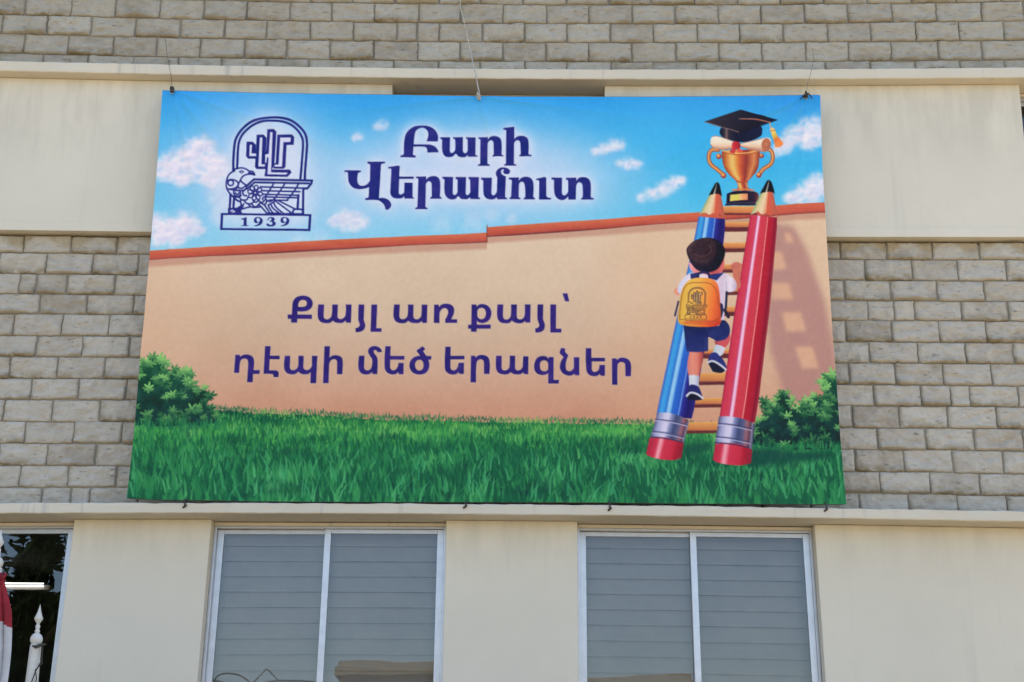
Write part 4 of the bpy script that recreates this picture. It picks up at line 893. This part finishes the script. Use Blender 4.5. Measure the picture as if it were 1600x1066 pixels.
# lit tube lamp in the room behind the left window
lp = on_wall(np.array(4), np.array(913), 1.9); rp = on_wall(np.array(68), np.array(912), 1.9)
lampo = empty('ceiling_lamp', 'lit white tube lamp glowing in the dark room behind the left window', 'lamp', tuple(rp))
m = MB()
for dz in (.0, .021): m.tube([(rp[0]-1.1, 1.9, rp[2]-dz), (rp[0], 1.9, rp[2]-dz)], .006, 10)
m.build('tube', M_lamp, lampo)
m = MB(); m.box(rp[0]-1.15, rp[0]+.05, 1.92, 1.99, rp[2]-.05, rp[2]-.01); m.box(rp[0]-.6, rp[0]-.57, 1.93, 1.96, rp[2]-.008, LZ0-.01); m.build('housing', M_white, lampo)

# ---------------------------------------------------------------- the banner
YB = -.262
EDGE = dict(T=[(253.5, 141), (330, 143.3), (440, 146), (540, 147.6), (620, 148.6), (750, 150.6), (850, 151.2), (900, 151.3), (1000, 151.4), (1100, 150.8), (1180, 150), (1281.5, 149)],
            B=[(198.5, 778.5), (240, 781.5), (290, 782), (400, 783.8), (500, 784.6), (600, 785), (725, 785.2), (850, 785.6), (950, 786.3), (1100, 787.6), (1250, 788.6), (1322, 788.6)],
            L=[(253.5, 141), (245.5, 266), (235.5, 388), (226, 500), (221, 545), (208.5, 690), (198.5, 778.5)], R=[(1281.5, 149), (1285.5, 266), (1290.5, 345), (1297, 450), (1302, 532), (1307.5, 594), (1313.5, 690), (1322, 788.6)])
def curve(pl, t):
    P = np.array(pl, float); d = np.concatenate([[0], np.cumsum(np.hypot(*np.diff(P, axis=0).T))]); d /= d[-1]
    q = np.stack([np.interp(t, d, P[:, k]) for k in (0, 1)], -1)
    k = np.ones(31)/31. if len(t) > 200 else None
    if k is not None:                                            # round the kinks of the measured polyline
        pad = np.pad(q-np.linspace(0, 1, len(t))[:, None]*(q[-1]-q[0])-q[0], ((15, 15), (0, 0)), mode='reflect', reflect_type='odd')
        sm = np.stack([np.convolve(pad[:, j], k, 'valid') for j in (0, 1)], -1); q = sm+np.linspace(0, 1, len(t))[:, None]*(q[-1]-q[0])+q[0]
    return q
def build_banner():
    paint_banner()
    NX, NY = int(1100*AS), int(640*AS); u = np.linspace(0, 1, NX+1); v = np.linspace(0, 1, NY+1)
    T, B, L, R = curve(EDGE['T'], u), curve(EDGE['B'], u), curve(EDGE['L'], v), curve(EDGE['R'], v)
    U, V = np.meshgrid(u, v); a, b = U[..., None], V[..., None]
    PX = (1-b)*T[None]+b*B[None]+(1-a)*L[:, None]+a*R[:, None]-((1-a)*(1-b)*T[0]+a*(1-b)*T[-1]+(1-a)*b*B[0]+a*b*B[-1])
    # the print as painted (colours sampled at each vertex, part ids at each face)
    fx, fy = np.clip((PX[..., 0]-AX0)*AS-.5, 0, AW-1.001), np.clip((PX[..., 1]-AY0)*AS-.5, 0, AH-1.001)
    ix, iy = fx.astype(int), fy.astype(int); dx, dy = (fx-ix)[..., None], (fy-iy)[..., None]
    C = (PIX[iy, ix]*(1-dx)+PIX[iy, ix+1]*dx)*(1-dy)+(PIX[iy+1, ix]*(1-dx)+PIX[iy+1, ix+1]*dx)*dy
    C = np.where(C <= .04045, C/12.92, ((C+.055)/1.055)**2.4)/np.array(LIGHT)
    C = np.clip(C, .008, .92)
    FI = IDS[iy, ix][:-1, :-1]
    # hang: folds fan out from the eyelets, slow waves in between, hem a little forward
    W = np.zeros(U.shape)
    def fold(u0, v0, ang, ln, wd, amp):
        x, y = (U-u0)*5., (V-v0)*3.; c, s = math.cos(ang), math.sin(ang); along = x*c+y*s; acr = -x*s+y*c; w = wd*(.35+np.clip(along, 0, 9)*.30)
        return amp*np.exp(-(acr/w)**2)*np.clip(along/.12, 0, 1)*np.exp(-np.clip(along, 0, 99)/ln)
    for q in ((.018, 0, 1.28, .9, .05, .010), (.018, 0, 1.52, .8, .04, .008), (.018, 0, .82, .7, .06, .007), (.018, 0, .30, 1.0, .05, .006), (.482, 0, 1.25, .5, .06, .006), (.482, 0, 1.95, .55, .06, .006), (.482, 0, .12, .8, .04, .006), (.482, 0, 3.02, .8, .04, .006), (.982, 0, 1.72, .9, .05, .009), (.982, 0, 2.2, .9, .06, .009), (.982, 0, 2.75, 1.0, .05, .006),
              (.08, 1, -1.4, .5, .05, .006), (.47, 1, -1.5, .4, .05, .005), (.67, 1, -1.6, .4, .05, .005), (.97, 1, -1.75, .5, .05, .006)): W += 1.9*fold(*q)
    W += .010*np.sin(U*9.+V*2.+1.)*np.sin(V*3.1)+.006*(fbm(U*9, V*5, 301, 3)-.5)*2+.004*(fbm(U*30+V*4, V*7, 305, 2)-.5)
    W += .012*np.sin(math.pi*V)*np.sin(U*5.2+.6)
    base = on_wall(PX[..., 0], PX[..., 1], YB)
    G = base.copy(); G[..., 1] -= W+.012*V**6
    ban = empty('banner', 'large printed vinyl banner hung across the facade, with blue sky, pencil ladder and Armenian lettering', 'banner', tuple(on_wall(np.array(760.), np.array(786.), YB)))
    idx = np.arange((NX+1)*(NY+1)).reshape(NY+1, NX+1)
    Q = np.stack([idx[:-1, :-1], idx[1:, :-1], idx[1:, 1:], idx[:-1, 1:]], -1).reshape(-1, 4); F = FI.ravel()
    m = Mat('printed_vinyl', (.5, .5, .5), .62, .10); at = m.n('ShaderNodeAttribute', attribute_name='print')
    m.base(m.mix(at.outputs['Color'], (.55, .55, .55), m.ramp(m.noise(3.5, 6, .7), [(.60, 0.), (.85, .05)])))
    m.bump(m.noise(260., 2, .5), .0008, .25)
    Gf, Cf = G.reshape(-1, 3), C.reshape(-1, 3); obs = {}
    kids = {'printed_leg', 'printed_hand', 'printed_shoe', 'printed_sock', 'printed_shorts', 'printed_shirt', 'printed_hair', 'printed_backpack'}; child = None
    for pid, name in enumerate(PARTS):
        q = Q[F == pid]
        if not len(q): continue
        vv, inv = np.unique(q, return_inverse=True)
        par = child if name in kids else ban
        o = npmesh(name, Gf[vv], inv.reshape(-1, 4), m.m, par, True, {'print': Cf[vv]})
        if name == 'printed_child': child = o
        if name == 'printed_pencil': tag(o, 'blue pencil forming the left rail of the ladder' if 'p' not in obs else 'red pencil forming the right rail of the ladder'); obs['p'] = 1
    # hem, eyelets, knots and ties
    for row in (G[0], G[-1]):
        mb = MB(); mb.tube([tuple(p+np.array((0, .004, 0))) for p in row[::12]], .004, 6); mb.build('hem', M_wire, ban)
    def at(px, py, dy=0.): p = on_wall(np.array(float(px)), np.array(float(py)), YB-.02+dy); return p
    for px, py in ((269, 144), (748.5, 154), (1259, 152.5)):
        c = at(px, py); n = 14; mb = MB(); mb.tube([(c[0]+.013*math.cos(k*2*math.pi/n), c[1], c[2]+.013*math.sin(k*2*math.pi/n)) for k in range(n+1)], .004, 6, caps=False); mb.build('eyelet', M_alu, ban)
        mb = MB(); r_ = random.Random(int(px))
        for k in range(5):
            q = [(c[0]+r_.uniform(-.02, .02), c[1]-.012+r_.uniform(-.012, .012), c[2]+r_.uniform(-.012, .052)) for _ in range(4)]; mb.tube(q, .0055, 6)
        mb.tube([tuple(c+np.array((0, -.01, -.012))), tuple(c+np.array((0, -.014, .03)))], .007, 6)
        if px > 1000: mb.tube([tuple(c+np.array((-.045, -.006, -.016))), tuple(c+np.array((-.01, -.02, .02))), tuple(c+np.array((.02, -.018, .028))), tuple(c+np.array((.05, -.006, -.012)))], .005, 6)
        mb.build('knot', M_wire if px != 748.5 else M_cord, ban)
    for px, py, ln in ((288, 783, 10), (727.5, 785.5, 8), (951, 786.5, 11), (1290, 788.5, 10)):
        a, b = at(px, py-3), at(px+rnd.uniform(-1.5, 1.5), py+ln); mb = MB(); mb.tube([tuple(a), tuple((a+b)/2+np.array((.006, -.012, 0))), tuple(b+np.array((0, -.01, 0)))], .0065, 7)
        mb.tube([tuple(b+np.array((-.012, -.008, -.004))), tuple(b+np.array((.004, -.012, .006))), tuple(b+np.array((.014, -.01, .016)))], .007, 6); mb.build('tie', M_wire, ban)
build_banner()

# cords that carry the banner, over the ledge and up the stone wall
def cord(pts, r, mat, label):
    P = [tuple(on_wall(np.array(float(x)), np.array(float(y)), Y)) for x, y, Y in pts]; Q = []
    rr = random.Random(int(pts[0][0]))
    for a, b in zip(P[:-1], P[1:]):
        n = 6
        for k in range(n): t = k/n; Q.append(tuple(a[i]+(b[i]-a[i])*t+rr.uniform(-.0025, .0025) for i in range(3)))
    Q.append(P[-1]); m = MB(); m.tube(Q, r, 6); tag(m.build('hanging_cord', mat), label, 'cord', 'cords holding up the banner')
cord([(269, 139, -.285), (268, 122, -.262), (265, 108, -.25), (263.5, 97, -.25), (261, 84, -.06), (258, 60, -.03)], .0019, M_wire, 'thin dark cord rising from the top left corner of the banner')
cord([(749, 148, -.285), (746, 132, -.262), (743, 112, -.25), (739, 101, -.245), (737, 88, -.06), (732, 64, -.05), (726, 38, -.05), (720, 14, -.05), (716, -22, -.05)], .0046, M_cord, 'white cord rising from the top middle of the banner')
cord([(1259, 146, -.285), (1263, 128, -.262), (1266, 117, -.25), (1269, 106, -.25), (1271, 92, -.06), (1270, 76, -.03)], .0019, M_wire2, 'thin grey cord rising from the top right corner of the banner')

# ---------------------------------------------------------------- flag poles and flag
def flag_pole(px, py, Y, label):
    """white turned pole with a spear finial; the measured point is the tip"""
    p = on_wall(np.array(float(px)), np.array(float(py)), Y); s = (10.7+Y)/math.cos(TH)/FPX*.97; x, z = p[0], p[2]
    pr = lambda L: [(max(r, .05)*s, z-h*s/.93) for r, h in L]
    o = empty('flag_pole', label, 'flag pole', (x, Y, 0), 'white flag poles')
    m = MB(); m.lathe(pr([(0.1, 0), (.9, 4), (2.2, 9), (4.2, 15), (6.4, 20), (6.2, 21.5), (4.2, 24.5), (2.6, 27)]), x, Y); m.build('spear_tip', M_white, o)
    m = MB(); m.lathe(pr([(2.2, 26.5), (2.4, 29), (3.4, 30.5), (3.6, 32), (3.0, 34), (2.4, 35.5), (3.4, 36.5), (3.9, 38), (3.6, 39.5), (2.4, 41.5)]), x, Y); m.build('turned_neck', M_white, o)
    m = MB(); m.lathe(pr([(.1, 40)]+[(9.2*math.sin(a), 49.5-9.2*math.cos(a)) for a in np.linspace(.2, 2.6, 12)]+[(6.6, 57)]), x, Y); m.build('ball', M_white, o)
    m = MB(); m.lathe(pr([(.1, 56.4), (7.6, 56.6), (8.2, 58), (8.4, 66)])+[(.040, z-120*s), (.045, .002), (.001, .001)], x, Y, 24); m.build('shaft', M_white, o)
    return x, Y, z, s, o
x, Y, z, s, po = flag_pole(63, 944, -1.3, 'white flag pole with a spear finial and no flag, right of the flag')
m = MB(); m.tube([(x-.008, Y-.045, z-64*s), (x+.02, Y-.06, z-66*s), (x+.045, Y-.03, z-62*s), (x+.06, Y+.01, z-60*s)], [.004, .012, .010, .003], 7); m.tube([(x+.05, Y-.02, z-62*s), (x+.058, Y-.03, z-84*s), (x+.03, Y-.05, z-104*s), (x-.005, Y-.06, z-140*s)], .004, 6); m.tube([(x+.062, Y-.02, z-88*s), (x+.03, Y-.05, z-100*s), (x+.045, Y-.05, z-112*s), (x+.02, Y-.05, z-150*s)], .004, 6)
m.build('wire_tie', M_wire, po)
x, Y, z, s, po = flag_pole(2, 826, -1.3, 'white flag pole with a spear finial carrying the red and white flag')
def flag(x, Y, z, s):
    """limp cloth gathered at the pole and hanging in folds"""
    nu, nv = 90, 120; u = np.linspace(0, 1, nu+1); v = np.linspace(0, 1, nv+1); U, V = np.meshgrid(u, v)
    spread = .018+.052*np.minimum(1, V*5)**.7+.055*V
    A = U*2*math.pi*3.0+.6
    X = x+.055+spread*(1.35*(U-.5)*1.7+.25*np.sin(A))+.012*np.sin(V*7+U*5)
    Yc = Y-.045-spread*(.40*np.cos(A)+.25)-.01*np.sin(V*5+U*9)
    Z = z-78*s-V*1.12+.07*np.sin(U*9)*np.minimum(1, V*3)*.3
    G = np.stack([X, Yc, Z], -1).reshape(-1, 3); idx = np.arange((nu+1)*(nv+1)).reshape(nv+1, nu+1)
    Q = np.stack([idx[:-1, :-1], idx[:-1, 1:], idx[1:, 1:], idx[1:, :-1]], -1).reshape(-1, 4)
    uc = (U[:-1, :-1]+.5/nu).ravel(); vc = (V[:-1, :-1]+.5/nv).ravel()
    b0 = .27-.03*(1-uc)+.02*np.sin(uc*8); b1 = .92-.42*(1-uc)**1.5
    o = empty('flag', 'limp red and white flag hanging in folds from the left pole', 'flag', (x, Y-.05, z-78*s-1.12))
    for name, msk, mat in (('red_stripe', vc < b0, M_red), ('white_stripe', (vc >= b0) & (vc < b1), M_whitecloth), ('red_stripe', vc >= b1, M_red)):
        q = Q[msk]; vv, inv = np.unique(q, return_inverse=True); npmesh(name, G[vv], inv.reshape(-1, 4), mat, o)
    m = MB(); r_ = random.Random(4)
    for k in range(9):
        c = (x+.03, Y-.05, z-80*s); m.tube([(c[0]+r_.uniform(-.05, .06), c[1]+r_.uniform(-.03, .02), c[2]+r_.uniform(-.04, .05)) for _ in range(4)], .009, 6)
    m.build('gathered_knot', M_red, o)
flag(x, Y, z, s)

# ---------------------------------------------------------------- across the yard (seen mirrored in the panes)
def mirrored(px, py, L):
    d = FWD+RGT*((px-PCX)/FPX)-UPV*((py-PCY)/FPX); t = (10.7+L)/d[1]; p = CAM+d*t; return p[0], p[2]
OB = -25.
def block(pl, pr, py, name, label):
    """tan rendered block with a cornice and a row of windows; its top edge is where the panes mirror it"""
    xl, zt = mirrored(pl, py, 25.); xr, _ = mirrored(pr, py, 25.)
    ob = empty(name, label, 'building', ((xl+xr)/2, OB-4, 0))
    m = MB(); m.box(xl, xr, OB-8, OB, 0, zt-.35); m.build('wall', M_tan, ob)
    m = MB(); m.box(xl-.12, xr+.12, OB-8.2, OB+.18, zt-.348, zt-.12); m.box(xl-.05, xr+.05, OB-8, OB+.05, zt-.118, zt); m.build('cornice', M_tan, ob, bevel=.02)
    a = xl+.6
    while a+1.3 < xr:
        m = MB(); m.box(a, a+.08, OB+.002, OB+.06, zt-2.6, zt-1.2); m.box(a+1.2, a+1.28, OB+.002, OB+.06, zt-2.6, zt-1.2); m.box(a+.08, a+1.2, OB+.002, OB+.05, zt-1.28, zt-1.2); m.box(a+.08, a+1.2, OB+.002, OB+.05, zt-2.6, zt-2.52)
        f = m.build('window', M_white, ob); m = MB(); m.box(a+.081, a+1.199, OB+.003, OB+.02, zt-2.519, zt-1.281); m.build('pane', M_dark, f); a += 2.6
    return xl
xl = block(534, 745, 1033, 'apartment_building', 'tan rendered building across the yard, mirrored in the left of the two blinded windows')
block(860, 1072, 1053, 'apartment_building', 'slightly lower tan building across the yard, mirrored in the right of the two blinded windows')
xt, ztr = mirrored(410, 1043, 25.); zr = ztr-.34
tb = empty('terrace_block', 'lower tan terrace block beside the buildings across the yard', 'building', (xl-4, OB-3, 0))
m = MB(); m.box(xl-9, xl-.25, OB-8, OB, 0, zr-.44); m.build('wall', M_tan, tb)
m = MB(); m.box(xl-9.1, xl-.25, OB-8.1, OB+.12, zr-.438, zr-.30); m.build('roof_slab', M_conc, tb, bevel=.02)
ra = empty('iron_railing', 'black wrought iron railing of arcs and points along the terrace edge', 'railing', (xl-4.6, OB, zr-.30))
m = MB(); yr = OB-.02
m.tube([(xl-9, yr, zr), (xl-.3, yr, zr)], .022, 6); m.build('rail', M_iron, ra)
m = MB(); m.tube([(xl-9, yr, zr-.2), (xl-.3, yr, zr-.2)], .018, 6); m.build('rail', M_iron, ra)
m = MB(); a = xt+1.46*2
while a > xl-8.4:
    if a+.4 < xl-.3:
        m.tube([(a-.32, yr, zr), (a, yr, zr+.34), (a+.32, yr, zr)], .017, 6); m.tube([(a-.32, yr, zr-.30), (a-.32, yr, zr)], .016, 6); m.tube([(a+.32, yr, zr-.30), (a+.32, yr, zr)], .016, 6)
        m.tube([(a-.73+.38*math.cos(t), yr, zr+.20*math.sin(t)) for t in np.linspace(0, math.pi, 15)], .017, 6)
    a -= 1.46
m.build('scrollwork', M_iron, ra)

def tree(x, y, h, cr, label, seed, fx=1.):
    r = random.Random(seed); o = empty('tree', label, 'tree', (x, y, 0), 'trees across the yard')
    m = MB(); tp = Vector((x, y, 0)); m.tube([tp, tp+Vector((.1, 0, h*.3)), tp+Vector((0, .1, h*.6)), tp+Vector((.05, 0, h*.9))], [.22, .17, .11, .04], 10)
    for k in range(9):
        z0 = h*r.uniform(.3, .75); an = r.uniform(0, 6.28); m.tube([(x, y, z0), (x+math.cos(an)*cr*.4, y+math.sin(an)*cr*.4, z0+h*.1), (x+math.cos(an)*cr*.8, y+math.sin(an)*cr*.8, z0+h*.16)], [.08, .05, .02], 6)
    m.build('trunk', M_bark, o)
    m = MB(); cl = []
    for k in range(46):
        t = r.random()**.8; zz = h*(.28+.72*t); rad = cr*(1-t)**.7*r.uniform(.3, 1.); an = r.uniform(0, 6.28); cl.append((x+math.cos(an)*rad*fx, y+math.sin(an)*rad, zz, cr*r.uniform(.22, .42)*(1-.45*t)))
    V, F = [], []
    for cx, cy, cz, rr in cl:
        for k in range(110):
            d = Vector((r.gauss(0, 1), r.gauss(0, 1), r.gauss(0, 1))).normalized()*rr*r.random()**.4; c = Vector((cx, cy, cz))+d
            a = Vector((r.gauss(0, 1), r.gauss(0, 1), r.gauss(0, 1))).normalized(); b = a.orthogonal().normalized(); s_ = r.uniform(.06, .13)
            n = len(V); V += [c-a*s_*1.6, c+b*s_*.6, c+a*s_*1.6, c-b*s_*.6]; F.append((n, n+1, n+2, n+3))
    m.add(V, F); m.build('crown', M_leaf, o)
tx_, tz_ = mirrored(62, 838, 20.); tree(tx_, -20., tz_, 1.7, 'narrow dark tree with a pointed crown across the yard', 31, .55)
x2, z2 = mirrored(20, 700, 17.); tree(x2-1.5, -17., z2+6., 2.6, 'tall broad dark tree left of the narrow one', 32)
x3, z3 = mirrored(112, 905, 24.); tree(x3+.2, -24., z3, 1.7, 'low round dark tree right of the narrow one', 33)
x4, z4 = mirrored(60, 960, 26.); tree(x4, -26., z4, 3.6, 'wide low tree behind the narrow one', 34)
